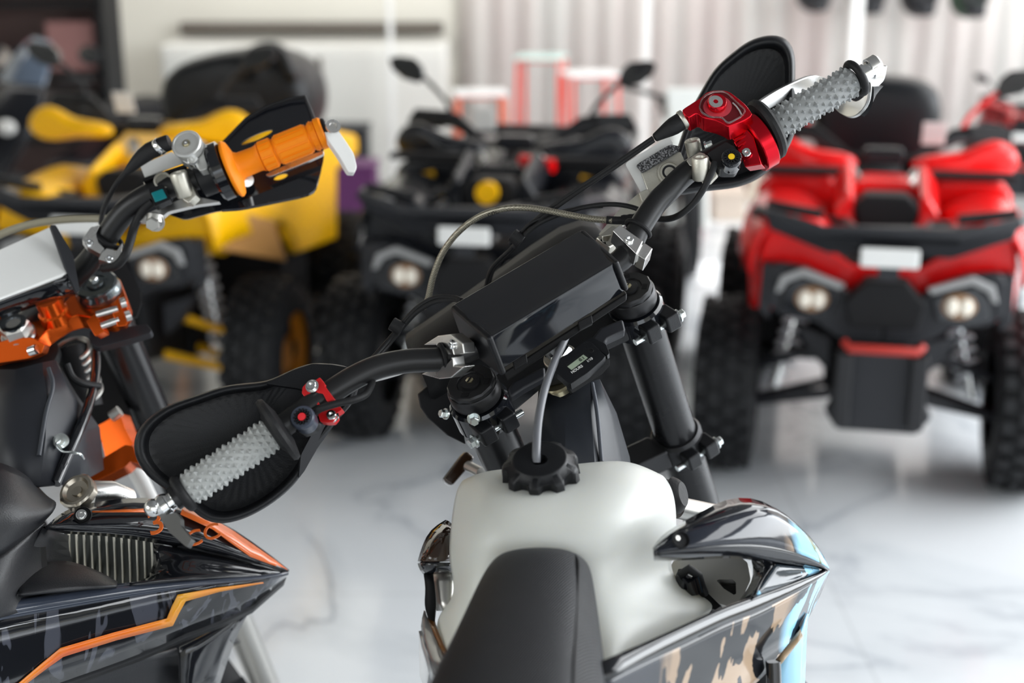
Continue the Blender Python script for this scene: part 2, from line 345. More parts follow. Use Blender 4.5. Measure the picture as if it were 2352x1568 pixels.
    for z, r in ((.735, .016),): mb.tube([(-.37, .02, z+.03), (-.385, -.18, z+.02), (-.36, -.33, z+.01), (-.20, -.38, z-.02), (.20, -.38, z-.02), (.36, -.33, z+.01), (.385, -.18, z+.02), (.37, .02, z+.03)], r, 10)
    rk = mb.done('front_rack', k['chassis'], T)
    MB().prism([(-.37, -.33, .745), (-.19, -.395, .705), (.19, -.395, .705), (.37, -.33, .745), (.36, -.32, .70), (.18, -.385, .655), (-.18, -.385, .655), (-.36, -.32, .70)], (0, .03, 0)).done('rack_lip', k['chassis'], rk, bev=0.01)
    for s in (-1, 1):
        MB().tube([(s*.36, -.10, .757), (s*.12, -.16, .735), (s*.10, -.37, .72)], .011).done('rack_bar', k['dark'], rk)
        MB().tube([(s*.37, -.24, .757), (s*.20, -.26, .735)], .014).done('rack_bar', k['dark'], rk)
        MB().tube([(s*.28, -.34, .735), (s*.27, -.05, .74), (s*.27, 0, .72)], .013).done('rack_bar', mat('silver_bar', (.35, .35, .35), .35, .6), rk)
    MB().box((0, -.405, .655), plate_w, .006, .026).done('number_plate', k['label'], T, bev=0.006)
    MB().box((0, -.395, .615), .03, .01, .02).done('plate_bracket', k['chassis'], T)
    # suspension
    for s in (-1, 1):
        MB().tube([(s*.12, -.10, .24), (s*.36, -.06, .20)], .016).tube([(s*.12, .14, .24), (s*.36, .03, .20)], .014).tube([(s*.13, -.10, .38), (s*.34, -.03, .32)], .014).done('suspension_arm', arm, T)
        MB().prism([(s*.14, -.14, .40), (s*.25, -.12, .44), (s*.20, -.12, .36), (s*.14, -.14, .30)], (0, .03, 0)).done('arm_guard', k['chassis'], T, bev=0.006)
        sh = MB().tube([(s*.20, .03, .60), (s*.29, -.03, .25)], .014).done('shock_absorber', k['chrome'], T)
        n = 90; a0, a1 = Vector((s*.205, .022, .57)), Vector((s*.275, -.02, .30)); x, y, z = frame_of(a1-a0)
        MB().tube([a0.lerp(a1, i/n) + (x*math.cos(i*.55) + y*math.sin(i*.55))*.032 for i in range(n+1)], .0065, 6).done('coil_spring', mat('white_spring', (.72, .73, .76), .3), sh)
    # engine, chassis, floor boards
    for s in (-1, 1): MB().box((s*.25, .44, .47), .13, .16, .16).done('inner_fender', k['matte'], T, bev=.02)
    MB().box((0, .45, .36), .14, .34, .16).box((0, .0, .34), .11, .20, .14).done('engine_block', k['matte'], T, bev=0.03)
    for s in (-1, 1): MB().box((s*.29, .50, .27), .13, .20, .018).done('footboard', k['matte'], T, bev=0.01)
    # rear
    def rfend(mb, s):
        if rear_tall:
            mb.prism([(s*.13, .62, .80), (s*.13, .66, .55), (s*.13, .86, .70), (s*.13, 1.30, .72), (s*.13, 1.30, .80), (s*.13, .9, .86)], (s*.26, 0, -.015), top=0.97)
        else:
            mb.prism([(s*.13, .64, .72), (s*.13, .64, .60), (s*.13, .80, .66), (s*.13, 1.25, .66), (s*.13, 1.30, .74), (s*.13, .9, .80)], (s*.25, 0, -.01), top=0.96)
    both(rfend, 'rear_fender', body, bev=0.02)
    if rear_tall:
        MB().prism([(.41, .16, .80), (.41, .26, .60), (.41, .36, .51), (.42, .84, .46), (.42, .88, .83), (.41, .36, .87)], (-.03, 0, 0)).done('side_panel', body, T, bev=0.012)
        MB().prism([(.385, -.22, .57), (.47, .08, .555), (.44, .06, .69), (.41, -.05, .71)], (-.02, 0, 0)).done('fender_shade', k['tan'], T, bev=0.004)  # tan colour paints in the shade and reflection under the front fender
    MB().grid([[(-.10, y, z-.06), (-.09, y, z), (0, y, z+.015), (.09, y, z), (.10, y, z-.06)] for y, z in ((.42, .74), (.55, .745), (.75, .76), (1.0, .80), (1.2, .80), (1.25, .76))]).done('seat', k['matte'], T, solid=0.02, sub=1)
    if cargo == 'box':
        b = MB(); rows = []
        for y, sc in ((1.04, .86), (1.08, 1.0), (1.34, 1.0), (1.44, .9), (1.48, .7)):
            pf = [(-.28, .76), (-.345, .86), (-.335, .98), (-.25, 1.06), (-.05, 1.10), (.12, 1.115), (.28, 1.07), (.345, .97), (.345, .86), (.30, .77), (0, .75)]
            rows.append([(x*sc*.9-.05, y, .92+(z-.92)*sc) for x, z in pf])
        bx = b.grid(rows, True, True).done('cargo_box', k['canvas'], T, sub=2)
        MB().grid([[(x, y, z) for x, z in ((.02, 1.0), (.04, 1.09), (.10, 1.13), (.18, 1.12), (.22, 1.0))] for y in (1.06, 1.02, 1.00)]).done('backrest_pad', k['canvas'], bx, solid=0.04, sub=2)
        MB().box((0, 1.25, .73), .26, .22, .02).done('rear_rack', k['dark'], T, bev=.01)
    elif cargo == 'backrest':
        rows = []
        for y, sc in ((.98, .84), (1.02, 1.0), (1.22, 1.0), (1.28, .8)):
            rows.append([(x*sc, y, .86+(z-.86)*sc) for x, z in [(-.19, .71), (-.225, .84), (-.225, .97), (-.19, 1.045), (0, 1.065), (.19, 1.045), (.225, .97), (.225, .84), (.19, .71)]])
        MB().grid(rows, True, True).done('backrest', k['canvas'], T, sub=2)
        MB().box((0, 1.15, .70), .24, .18, .02).done('rear_rack', k['dark'], T, bev=.01)
    else:
        MB().tube([(-.3, .95, .80), (-.3, 1.3, .80), (.3, 1.3, .80), (.3, .95, .80)], .013).done('rear_rack', k['dark'], T)
    # steering
    MB().tube([(-.36, .46, .93), (-.22, .42, .93), (-.10, .36, .88), (.10, .36, .88), (.22, .42, .93), (.36, .46, .93)], .012).done('handlebar', k['dark'], T)
    for s in (-1, 1):
        MB().cyl((s*.26, .433, .93), (s*.38, .466, .93), .018).done('grip', k['rubber'], T)
        MB().tube([(s*.12, .30, .87), (s*.05, .18, .80)], .02).done('handlebar_riser', k['silver'], T)
        pf = [(.06, .855), (.07, .893), (.15, .905), (.22, .908), (.26, .93), (.32, .958), (.38, .94), (.42, .875), (.37, .835), (.29, .83), (.20, .85), (.12, .85)]
        rows = []
        for dy, sc in ((.30, 1.0), (.26, .93), (.245, .7), (.24, .3)):
            rows.append([(s*(.24+(x-.24)*sc), dy+abs(x)*.12, .865+(z-.865)*sc) for x, z in pf])
        MB().grid(rows, True, True).done('handguard', body if body is not k['blackbody'] else k['blackbody'], T, solid=.006, sub=1)
        # mirror
        mp = [(.335, 1.055), (.36, 1.03), (.42, 1.045), (.46, 1.075), (.475, 1.115), (.44, 1.125), (.375, 1.118), (.345, 1.09)]
        mi = MB().prism([Vector((s*x, .44, z)) for x, z in mp], (0, .045, .0), top=.75).done('mirror', k['gloss'], T, bev=.01)
        MB().tube(spl([(s*.24, .43, .93), (s*.27, .45, .98), (s*.34, .46, 1.045), (s*.37, .46, 1.06)], 4), .008).done('mirror_stem', body if body is k['red'] else k['dark'], mi)
    MB().box((0, .36, .885), .06, .03, .025).done('dashboard', k['blackbody'], T, bev=.012)
    if tagx is not None:
        MB().box((tagx, .30, .965), .034, .002, .038, (Vector((1, 0, 0)), Vector((0, .94, .34)), Vector((0, -.34, .94)))).done('price_tag', k['label'], T, bev=.004)
    CS[0] = Matrix.Identity(4); WARP[0] = None; return T
def QM(px, d, yaw):               # front axle centre: column px on the floor at camera depth d
    r = ray(px, -184 + 5451.0/d); p = CAMP + r*d
    return Matrix.Translation((p.x, p.y, 0)) @ Matrix.Rotation(math.radians(-yaw), 4, 'Z')
k = M_
TR = quad('quad_bike', 'red quad bike with black front rack and tall black backrest', QM(1988, 4.30, 12.0), k['red'], k['chassis'], k['dark'], 'backrest', 0.14)
TB = quad('quad_bike', 'black quad bike with two raised mirrors, behind the white-tanked dirt bike', QM(1135, 4.56, 11.0), k['blackbody'], k['chassis'], k['dark'], None, -0.09)
# yellow badge and yellow decals of the black quad
CS[0] = QM(1135, 4.56, 11.0); ROOT[0] = CS[0].copy()
MB().cyl((0.0, -.10, .82), (0.0, -.075, .82), .034).done('round_badge', k['yellow'], TB)
for s in (-1, 1): MB().prism(loop(.205, [(s*x, z) for x, z in [(.17, .66), (.23, .66), (.28, .82), (.24, .83), (.22, .76), (.19, .78)]]), (0, .01, 0)).done('decal', k['yellow'], TB)
MB().tube([(.05, .20, .87), (.16, .16, .865)], .022).done('red_switch_box', k['red'], TB)
CS[0] = Matrix.Identity(4)
TY = quad('quad_bike', 'yellow quad bike with yellow suspension arms and a large black cargo box', QM(345, 4.70, 9.0), k['yellow'], k['yellow'], k['amber'], 'box', -0.04, rear_tall=True)
# ---------------- white-tanked dirt bike ----------------
# steering axis, in world axes: up the fork
S = Vector((-0.297, -0.43, 0.878)).normalized()
def cyl_p(mb, a, b, r0, r1=None, seg=24): return mb.cyl(P(*a), P(*b), r0, r1, seg)
def tube_p(pts, r, n=8, seg=12): return MB().tube([P(*p) for p in spl(pts, n)], r, seg)
def plate(pts, c, n, t, holes=(), top=1.0):   # solid plate: its face lies on the plane (c, n), t thick behind it
    n = Vector(n).normalized(); c = P(*c)
    return MB().prism(on_plane(pts, c, n), -n*t, [on_plane(h, c, n) for h in holes], top)
def camn(tx, ty=0.0):               # plane normal leaning up by tx deg and right by ty deg from facing the photographer
    a, b = math.radians(tx), math.radians(ty); return cw((math.sin(b), math.sin(a), -math.cos(a)*math.cos(b)))
def circ(cx, cy, rx, ry=None, n=20, rot=0):
    ry = rx if ry is None else ry; c, s = math.cos(rot), math.sin(rot)
    return [(cx + rx*math.cos(2*math.pi*i/n)*c - ry*math.sin(2*math.pi*i/n)*s, cy + rx*math.cos(2*math.pi*i/n)*s + ry*math.sin(2*math.pi*i/n)*c) for i in range(n)]
def rounded(pts, r=0.22, n=3):      # round the corners of an outline
    out = []; m = len(pts)
    for i in range(m):
        p = Vector(pts[i]); a = Vector(pts[i-1]); b = Vector(pts[(i+1) % m]); p0 = p.lerp(a, r); p1 = p.lerp(b, r)
        for k in range(n+1):
            t = k/n; q = p0.lerp(p, t).lerp(p.lerp(p1, t), t); out.append((q.x, q.y))
    return out
def hexbolt(name, p, ax, r, h, m, parent, socket=False, phil=False):
    ax = Vector(ax).normalized(); p = Vector(p)
    mb = MB().lathe(p - ax*.002, ax, [(r*1.35, 0), (r*1.35, .002)], 20)
    if socket: mb.lathe(p, ax, [(r, 0), (r, h*.8), (r*.9, h), (r*.5, h), (r*.5, h*.4), (.0001, h*.4)], 24)
    else: mb.lathe(p, ax, [(r, 0), (r, h*.85), (r*.85, h), (.0001, h)], 6)
    return mb.done(name, m, parent, ang=25)
def spiked_grip(a, b, r, nring, nrow, hsp, m, parent, name='grip', flat=False):
    a, b = Vector(a), Vector(b); x, y, z = frame_of(b-a); L = (b-a).length
    g = MB().lathe(a, z, [(r*.9, 0), (r, .003), (r, L-.003), (r*.9, L)], 48).done(name, m, parent)
    mb = MB()
    for j in range(nrow):
        h = L*(j+.7)/(nrow+.4)
        for i in range(nring):
            an = 2*math.pi*(i + (0.5 if j % 2 else 0))/nring; rd = x*math.cos(an) + y*math.sin(an); tn = z.cross(rd)
            c = a + z*h + rd*r*.985; s = math.pi*r/nring*.86; big = 1.0 if (j % 3) else .72
            q = [c + tn*s*big, c + z*s*big, c - tn*s*big, c - z*s*big]
            mb.prism(q, rd*hsp*(1.0 if big == 1 else .7), top=.25)
    mb.done('tread', m, g); return g
def shell(rings, m, parent, name, th=.003, sub=1):
    return MB().grid(rings, True, True).done(name, m, parent, solid=th, sub=sub)
def smooth_closed(pts, n=48):
    v = [Vector((x, y, 0)) for x, y in pts]; m = len(v); dense = []
    for i in range(m):
        a, b, c, d = v[i-1], v[i], v[(i+1) % m], v[(i+2) % m]
        for j in range(10):
            t = j/10; dense.append(0.5*((2*b)+(c-a)*t+(2*a-5*b+4*c-d)*t*t+(3*b-a-3*c+d)*t**3))
    L = [0]
    for i in range(len(dense)): L.append(L[-1] + (dense[(i+1) % len(dense)]-dense[i]).length)
    out = []; j = 0
    for i in range(n):
        s = L[-1]*i/n
        while L[j+1] < s: j += 1
        t = (s-L[j])/(L[j+1]-L[j]+1e-9); p = dense[j].lerp(dense[(j+1) % len(dense)], t); out.append((p.x, p.y))
    return out
def inset_rings(out, spec, cen, tilt=None):
    # out: px outline; spec: (scale, depth function offset); depth of rim given by tilt (d0, ddx, ddy) around cen
    rr = []; cx, cy = cen; d0, dx, dy = tilt
    for sc, dd in spec:
        rr.append([P(cx+(x-cx)*sc, cy+(y-cy)*sc, d0 + dx*(x-cx)*sc/1000 + dy*(y-cy)*sc/1000 + dd) for x, y in out])
    return rr

BASE = P(1400, 1300, 1.75); BASE.z = 0
Bk = thing('dirt_bike', 'dirt bike with white fuel tank, grey studded grips and red throttle housing', 'motorcycle', Matrix.Translation(BASE))
k = M_
# handlebar
bar_pts = [(398, 1146, 1.320), (520, 1063, 1.330), (640, 985, 1.338), (705, 938, 1.347), (760, 900, 1.357), (815, 866, 1.366), (870, 842, 1.374), (935, 829, 1.382), (1010, 825, 1.389), (1065, 812, 1.394),
           (1150, 765, 1.401), (1300, 671, 1.415), (1425, 598, 1.428), (1467, 526, 1.436), (1504, 470, 1.444), (1534, 440, 1.450), (1562, 411, 1.455), (1592, 387, 1.459), (1645, 358, 1.463), (1715, 322, 1.466), (1779, 288, 1.468), (1870, 236, 1.472), (1962, 183, 1.476)]
bar = tube_p(bar_pts, .0118, 6, 24).done('handlebar', k['satin'], Bk)
# left grip
g0, g1 = P(429, 1127, 1.3215), P(627, 994, 1.337)
gd = (g1-g0).normalized()
spiked_grip(g0, g1, .0145, 12, 16, .0032, k['greyl'], bar)
fl = MB().lathe(g1, gd, [(.018, -.002), (.021, .0), (.0325, .002), (.034, .0055), (.0325, .009), (.020, .012), (.016, .013)], 48).done('grip_flange', k['rubber'], bar)
MB().torus(g0 - gd*.004, gd, .0145, .0048, 36, 12).done('grip_ring', k['rubber'], bar)
# bar end bolt and guard bracket, left
be = g0 - gd*.008
eb = MB().lathe(be, -gd, [(.010, 0), (.010, .006), (.0085, .007), (.0085, .012), (.0105, .013), (.0105, .019), (.009, .021)], 24).ball(be - gd*.026 + Vector((-.002, 0, .004)), .0085).ball(be - gd*.012 + Vector((-.004, 0, -.002)), .011).done('bar_end', k['chrome'], bar)
plate(rounded(A4((205, 1005), (260, 1050), (325, 1035), (350, 1070), (352, 1115), (418, 1195), (388, 1245), (290, 1160), (235, 1080)), .12), (385, 1195, 1.305), camn(25, -25), .006).done('guard_bracket', mat('dark_steel', (.16, .16, .155), .45, metal=.8), bar, bev=.0015)
# left hand guard
lo = A4((1375, 165), (1260, 148), (1140, 143), (1010, 190), (880, 250), (740, 265), (600, 285), (440, 340), (270, 400), (150, 480), (85, 560), (68, 640), (95, 740), (180, 840), (290, 910), (390, 985), (450, 1050), (520, 1090), (600, 1103), (690, 1085), (780, 1050), (900, 980), (1020, 880), (1095, 780), (1170, 650), (1225, 570), (1290, 480), (1390, 370), (1430, 250))
cen = (560, 1010)
rg = inset_rings(smooth_closed(lo), [(1.0, .022), (.988, .008), (.965, .0), (.93, -.001), (.90, .006), (.86, .026), (.82, .042), (.60, .054), (.30, .057)], cen, (1.365, .08, -.05))
shell(rg, k['black'], Bk, 'handguard')
plate(rounded(A4((860, 262), (1010, 195), (1140, 143), (1260, 148), (1385, 170), (1330, 290), (1180, 330), (1060, 292)), .12), (700, 870, 1.372), camn(25, 12), .004).done('guard_arm', k['black'], Bk, bev=.001)
plate(rounded(A4((1062, 830), (1075, 690), (1165, 520), (1290, 470), (1390, 370), (1290, 490), (1170, 655), (1095, 790)), .1), (720, 1010, 1.375), camn(5, 25), .004).done('guard_arm', k['chassis'], Bk, bev=.001)
# red left clamp
nC = camn(20, -10)
cl = plate(rounded(B3((390, 600), (500, 480), (620, 480), (735, 400), (850, 550), (840, 580), (1030, 840), (880, 890), (800, 730), (720, 720), (660, 770), (690, 860), (735, 940), (590, 975), (480, 850), (375, 720)), .15), (740, 895, 1.343), nC, .010).done('clamp', k['redpaint'], bar, bev=.002)
plate(rounded(B3((680, 1100), (1000, 985), (1120, 960), (1185, 1050), (1060, 1130), (1080, 1200), (1000, 1300), (880, 1310), (740, 1290)), .2), (755, 955, 1.343), nC, .010).done('clamp_foot', k['redpaint'], cl, bev=.002)
plate(B3((420, 640), (1010, 640), (1060, 1010), (1020, 1200), (720, 1230), (640, 980)), (745, 930, 1.356), nC, .02).done('clamp_back', k['matte'], cl, bev=.003)
for x, y in B3((580, 578), (980, 1170)): hexbolt('bolt', P(x, y, 1.343), nC, .0048, .004, k['chrome'], cl, True)
# kill switch
def switch(c, d, nrm, R, m_btn, parent, name, rbody=None):
    n = Vector(nrm).normalized(); o = P(c[0], c[1], d)
    s_ = MB().lathe(o - n*.016, n, [(R*.95, 0), (R, .004), (R, .013), (R*1.04, .014), (R*1.04, .017), (R*.92, .019), (R*.62, .019), (R*.60, .015), (.0001, .015)], 40).done(name, mat('switch_rim', (.05, .06, .085), .3) if rbody is None else rbody, parent)
    mb = MB(); x, y, z = frame_of(n)
    for i in range(14):
        a = 2*math.pi*i/14; rd = x*math.cos(a)+y*math.sin(a); mb.box(o + rd*R*.56 + n*.001, .0018, .0008, .003, (rd, n.cross(rd), n))
    mb.done('notched_ring', k['matte'], s_)
    MB().lathe(o - n*.003, n, [(R*.36, 0), (R*.38, .005), (R*.33, .0065), (.0001, .0068)], 28).done('button', m_btn, s_); return s_
plate(rounded(B3((0, 1030), (310, 860), (560, 1000), (640, 1240), (560, 1400), (330, 1500), (230, 1480), (90, 1250))), (688, 955, 1.340), camn(18, -12), .022).done('switch_housing', k['dark'], bar, bev=.003)
switch((695, 959), 1.327, camn(22, -8), .0113, k['redbtn'], bar, 'kill_switch')
tube_p([(722, 945, 1.335), (745, 935, 1.333), (780, 925, 1.335), (815, 917, 1.34), (840, 905, 1.35), (852, 885, 1.362), (858, 862, 1.38), (872, 850, 1.395)], .0036).done('switch_cable', k['rubber'], Bk)
# white front plate seen under the bar
MB().grid([[P(845, 880, 1.46), P(880, 872, 1.465), P(915, 862, 1.47), P(945, 850, 1.475)], [P(850, 862, 1.46), P(880, 855, 1.465), P(915, 845, 1.47), P(945, 835, 1.475)]]).done('cable_cover', k['white'], Bk, solid=.003)

# bar clamps (silver)
axb = (P(1065, 812, 1.394) - P(1150, 765, 1.401)).normalized()
def bar_clamp(p, ax, pxf, pxs, sock, depth, thick):
    a = plate(pxf, p, ax, thick).done('bar_clamp', k['alu'], bar, bev=.0012)
    return a
n1 = cw((-0.80, -0.10, -0.60))     # left clamp, its face looks down the bar
lc = plate(A5((265, 1080), (360, 1020), (450, 1008), (530, 1070), (540, 1140), (470, 1148), (415, 1150), (350, 1080)), (1025, 815, 1.382), n1, .014).done('bar_clamp', k['alu'], bar, bev=.0012)
MB().torus(P(1018, 824, 1.388), P(1010, 825, 1.389) - P(1065, 812, 1.394), .0140, .0025).done('clamp_liner', k['matte'], lc)
plate(A5((455, 1080), (535, 1068), (541, 1138), (470, 1148)), (1052, 800, 1.372), camn(10, 10), .012).done('clamp_face', k['alu'], lc, bev=.001)
plate(A5((455, 1160), (541, 1158), (543, 1215), (500, 1232), (468, 1218)), (1052, 833, 1.372), camn(10, 10), .012).done('clamp_face', k['alu'], lc, bev=.001)
l2 = plate(A5((250, 1275), (420, 1210), (465, 1160), (470, 1220), (540, 1225), (450, 1300), (370, 1308)), (1010, 858, 1.384), n1, .014).done('clamp_half', k['alu'], lc, bev=.0012)
hexbolt('bolt', P(*A5((470, 1075))[0], 1.371), camn(55), .0042, .004, k['chrome'], lc, True)
nR = camn(38, 5)
rc = plate(A5((1530, 315), (1580, 275), (1735, 385), (1690, 475)), (1448, 548, 1.418), nR, .018).done('bar_clamp', k['alu'], bar, bev=.0012)
plate(A5((1735, 390), (1800, 435), (1750, 512), (1690, 475)), (1480, 570, 1.418), nR, .018).done('clamp_half', k['alu'], rc, bev=.0012)
hexbolt('bolt', P(*A5((1640, 382))[0], 1.417), nR, .0045, .003, k['chrome'], rc, True)
MB().torus(P(1466, 525, 1.437), P(1467, 526, 1.436) - P(1505, 466, 1.444), .0135, .0022).done('clamp_liner', k['matte'], rc)
plate(A5((1420, 365), (1530, 280), (1620, 320), (1545, 350), (1560, 400), (1510, 432)), (1390, 540, 1.47), nR, .012, [A5((1465, 355), (1520, 345), (1500, 385), (1470, 390))]).done('mount_bracket', k['champ'], bar, bev=.0012)

# bar pad box (black gloss)
top = A5((440, 815), (1325, 298), (1600, 510), (1555, 525), (1560, 512), (700, 1030))
M1 = [(1032, 700), (1337, 523), (1418, 600), (1118, 775)]      # upper face corners
M2 = [(1118, 775), (1418, 600), (1438, 665), (1150, 855)]
q = {'a': P(1034, 703, 1.402), 'b': P(1337, 525, 1.440), 'c': P(1414, 602, 1.372), 'd': P(1120, 778, 1.342), 'e': P(1438, 668, 1.395), 'f': P(1147, 853, 1.362), 'g': P(1050, 740, 1.44), 'h': P(1360, 560, 1.47)}
rows = []
for t in (0, .015, .04, .5, .96, .985, 1):
    sec = [q['g'].lerp(q['h'], t), q['a'].lerp(q['b'], t), q['a'].lerp(q['d'], .04).lerp(q['b'].lerp(q['c'], .04), t), q['a'].lerp(q['d'], .5).lerp(q['b'].lerp(q['c'], .5), t) + cw((0, .002, -.002)),
           q['d'].lerp(q['a'], .12).lerp(q['c'].lerp(q['b'], .12), t), q['d'].lerp(q['c'], t) + cw((0, 0, -.002)), q['d'].lerp(q['f'], .15).lerp(q['c'].lerp(q['e'], .15), t), q['d'].lerp(q['f'], .6).lerp(q['c'].lerp(q['e'], .6), t) + cw((0, .001*math.sin(t*3), 0)), q['f'].lerp(q['e'], t)]
    cc = sum(sec, Vector())/len(sec); sc = .93 if t in (0, 1) else (.985 if t in (.015, .985) else 1)
    rows.append([cc + (p-cc)*sc for p in sec])
MB().grid(rows, True, True).done('bar_pad', k['gloss'], bar, bev=.003, seg=3, ang=50)
for (a, b, c, d) in (((1032, 703), (1118, 778), (1152, 866), (1066, 800)), ((1340, 524), (1422, 598), (1447, 665), (1380, 620))):
    mb = MB(); L = (a[0] < 1200)
    pl = [P(a[0], a[1], 1.400 if L else 1.438), P(b[0], b[1], 1.338 if L else 1.368), P(c[0], c[1], 1.358 if L else 1.392), P(d[0], d[1], 1.42 if L else 1.46)]
    v = (q['b']-q['a']).normalized()*(.007 if L else -.006)
    mb.prism(pl, v).done('pad_end', k['black'], bar, bev=.003, seg=3)
for x, y, d in ((1195, 830, 1.372), (1345, 740, 1.385)):
    plate([(x-18, y-2), (x+14, y-18), (x+17, y+2), (x-14, y+18)], (x, y, d), camn(10), .01).done('pad_strap', k['matte'], bar, bev=.001)
plate([(1155, 856), (1440, 672), (1440, 690), (1290, 790), (1165, 876)], (1300, 775, 1.395), camn(-10), .03).done('pad_base', k['matte'], bar, bev=.002)
# black number board behind the pad
MB().grid([[P(935, 770, 1.60), P(1010, 720, 1.60), P(1150, 620, 1.61), P(1300, 505, 1.63), P(1370, 505, 1.63), P(1400, 560, 1.62)],
           [P(930, 800, 1.55), P(1010, 745, 1.55), P(1150, 650, 1.56), P(1300, 540, 1.58), P(1385, 530, 1.58), P(1420, 580, 1.57)],
           [P(975, 860, 1.50), P(1030, 810, 1.50), P(1170, 720, 1.51), P(1320, 610, 1.53), P(1400, 600, 1.53), P(1430, 620, 1.53)],
           [P(990, 920, 1.52), P(1060, 880, 1.52), P(1200, 800, 1.53), P(1350, 700, 1.55), P(1420, 650, 1.55), P(1440, 660, 1.55)]]).done('front_number_board', k['matte'], Bk, solid=.004, sub=1)
plate([(962, 905), (1000, 870), (1030, 885), (1060, 960), (1070, 1020), (1030, 1000), (985, 960), (968, 935)], (1010, 950, 1.52), camn(0, 20), .006).done('side_plate', k['matte'], Bk, bev=.001)

# steering head: triple clamp, fork caps, forks
LC, RC = P(1087, 892, 1.43), P(1448, 676, 1.50)
def fork(c, nm, lower_len, sgn):
    f = MB().cyl(c - S*.02, c - S*.42, .0245, None, 36).done('fork_tube', mat('fork_black', (.009, .009, .010), .28, spec=.3), Bk)
    MB().cyl(c - S*.40, c - S*lower_len, .0215, None, 30).done('fork_leg', mat('fork_bronze', (.10, .085, .065), .22, metal=.7), f)
    cp = MB().lathe(c, S, [(.026, -.012), (.0268, -.008), (.0268, .002), (.0255, .004)], 48)
    cp.lathe(c + S*.004, S, [(.0255, 0), (.0255, .004), (.024, .006), (.015, .006), (.014, .0045), (.0105, .0045), (.010, .007), (.004, .008), (.0001, .008)], 12)
    cpo = cp.done('fork_cap', k['dark'], f)
    x, y, z = frame_of(S); w_ = cw((1, .3, 0))
    MB().cyl(c + S*.009, c + S*.013, .0042, None, 6).done('adjuster', k['brass'], cpo)
    MB().box(c + S*.0134, .0038, .0006, .0004, (x, y, S)).done('adjuster_slot', k['matte'], cpo)
    MB().cyl(c + S*.009 + cw((-.008, .012, .004)), c + S*.012 + cw((-.008, .012, .004)), .0036).done('bleed_screw', k['chrome'], cpo)
    for a in (.6, 3.4, 5.0):
        rd = x*math.cos(a)+y*math.sin(a); MB().box(c + rd*.018 + S*.0095, .0028, .004, .0008, (rd, S.cross(rd), S)).done('cap_slot', k['matte'], cpo)
    # upper and lower clamps round the tube
    MB().lathe(c - S*.030, S, [(.0285, -.016), (.031, -.013), (.031, .013), (.0285, .016)], 44).done('clamp_ring', k['gloss'], f)
    MB().lathe(c - S*.235, S, [(.026, -.022), (.030, -.019), (.030, .014), (.027, .018)], 44).done('lower_clamp_ring', k['dark'], f)
    MB().torus(c - S*.252, S, .0275, .0025).done('clamp_lip', k['gloss'], f)
    return f
fl_ = fork(LC, 'l', .80, -1); fr_ = fork(RC, 'r', .80, 1)
for dz, th in ((.030, .024), (.235, .03)):
    a, b = LC - S*dz, RC - S*dz; mid = a.lerp(b, .5); u = (b-a).normalized(); v = S.cross(u)
    if v.y > 0: v = -v
    pts = [a.lerp(b, .12) - v*.02, mid - v*.035, a.lerp(b, .88) - v*.02, a.lerp(b, .88) + v*.018, a.lerp(b, .68) + v*.010, mid + v*.030, a.lerp(b, .32) + v*.010, a.lerp(b, .12) + v*.018]
    tcl = MB().prism([p - S*th/2 for p in pts], S*th).done('triple_clamp', k['black'] if dz < .1 else k['dark'], Bk, bev=.004)
    for base, sg in ((a, -1), (b, 1)):
        o = base + v*.030 + u*sg*.006
        MB().box(o + u*.012*sg, .009, .012, .011, (u, v, S)).box(o - u*.014*sg, .009, .012, .011, (u, v, S)).done('pinch_lug', k['black'], tcl, bev=.003)
        for zz in ((-.005,) if dz < .1 else (-.005,)):
            MB().cyl(o - u*.034*sg + S*zz, o + u*.028*sg + S*zz, .0036).done('pinch_bolt', k['zinc'], tcl)
            hexbolt('bolt_head', o + u*.026*sg + S*zz, u*sg, .0055, .006, k['zinc'], tcl)
hexbolt('bolt', P(1022, 950, 1.42), cw((-.7, .1, -.5)), .0042, .006, k['zinc'], Bk)
hexbolt('bolt', P(1088, 962, 1.405), cw((.2, -.5, -1)), .0048, .007, k['zinc'], Bk)
# steering stem nut, brass washer
SN = P(1281, 806, 1.445)
MB().lathe(SN - S*.012, S, [(.0155, 0), (.0175, .001), (.0175, .004), (.0165, .005)], 40).done('stem_washer', k['champ'], Bk)
MB().lathe(SN - S*.007, S, [(.0145, 0), (.0145, .007), (.0125, .010), (.009, .010), (.009, .004), (.0001, .004)], 6).done('stem_nut', k['chrome'], Bk, ang=25)
MB().lathe(P(1280, 880, 1.485), S, [(.0215, 0), (.0215, .006), (.019, .008)], 40).done('bearing_ring', k['brass'], Bk)
# steering head tube and frame
HT = P(1290, 905, 1.50)
MB().lathe(HT - S*.17, S, [(.027, 0), (.027, .12), (.030, .125), (.030, .15)], 40).done('steering_head', mat('frame_black', (.016, .017, .021), .5, spec=.35), Bk)
MB().grid([[P(1240, 900, 1.47), P(1300, 920, 1.445), P(1350, 880, 1.45), P(1372, 873, 1.46), P(1380, 890, 1.50)], [P(1235, 960, 1.45), P(1300, 965, 1.425), P(1355, 950, 1.43), P(1392, 940, 1.45), P(1410, 950, 1.50)],
           [P(1235, 1060, 1.42), P(1300, 1070, 1.39), P(1362, 1060, 1.40), P(1412, 1050, 1.43), P(1440, 1050, 1.50)], [P(1235, 1160, 1.40), P(1300, 1170, 1.37), P(1368, 1160, 1.38), P(1425, 1160, 1.42), P(1455, 1160, 1.48)]]).done('frame_gusset', mat('frame_grey_black', (.020, .023, .029), .45, spec=.35), Bk, solid=.006)
tube_p([(1360, 880, 1.45), (1372, 950, 1.425), (1382, 1060, 1.402)], .0022, 6).done('weld_seam', mat('weld', (.05, .056, .07), .5), Bk)
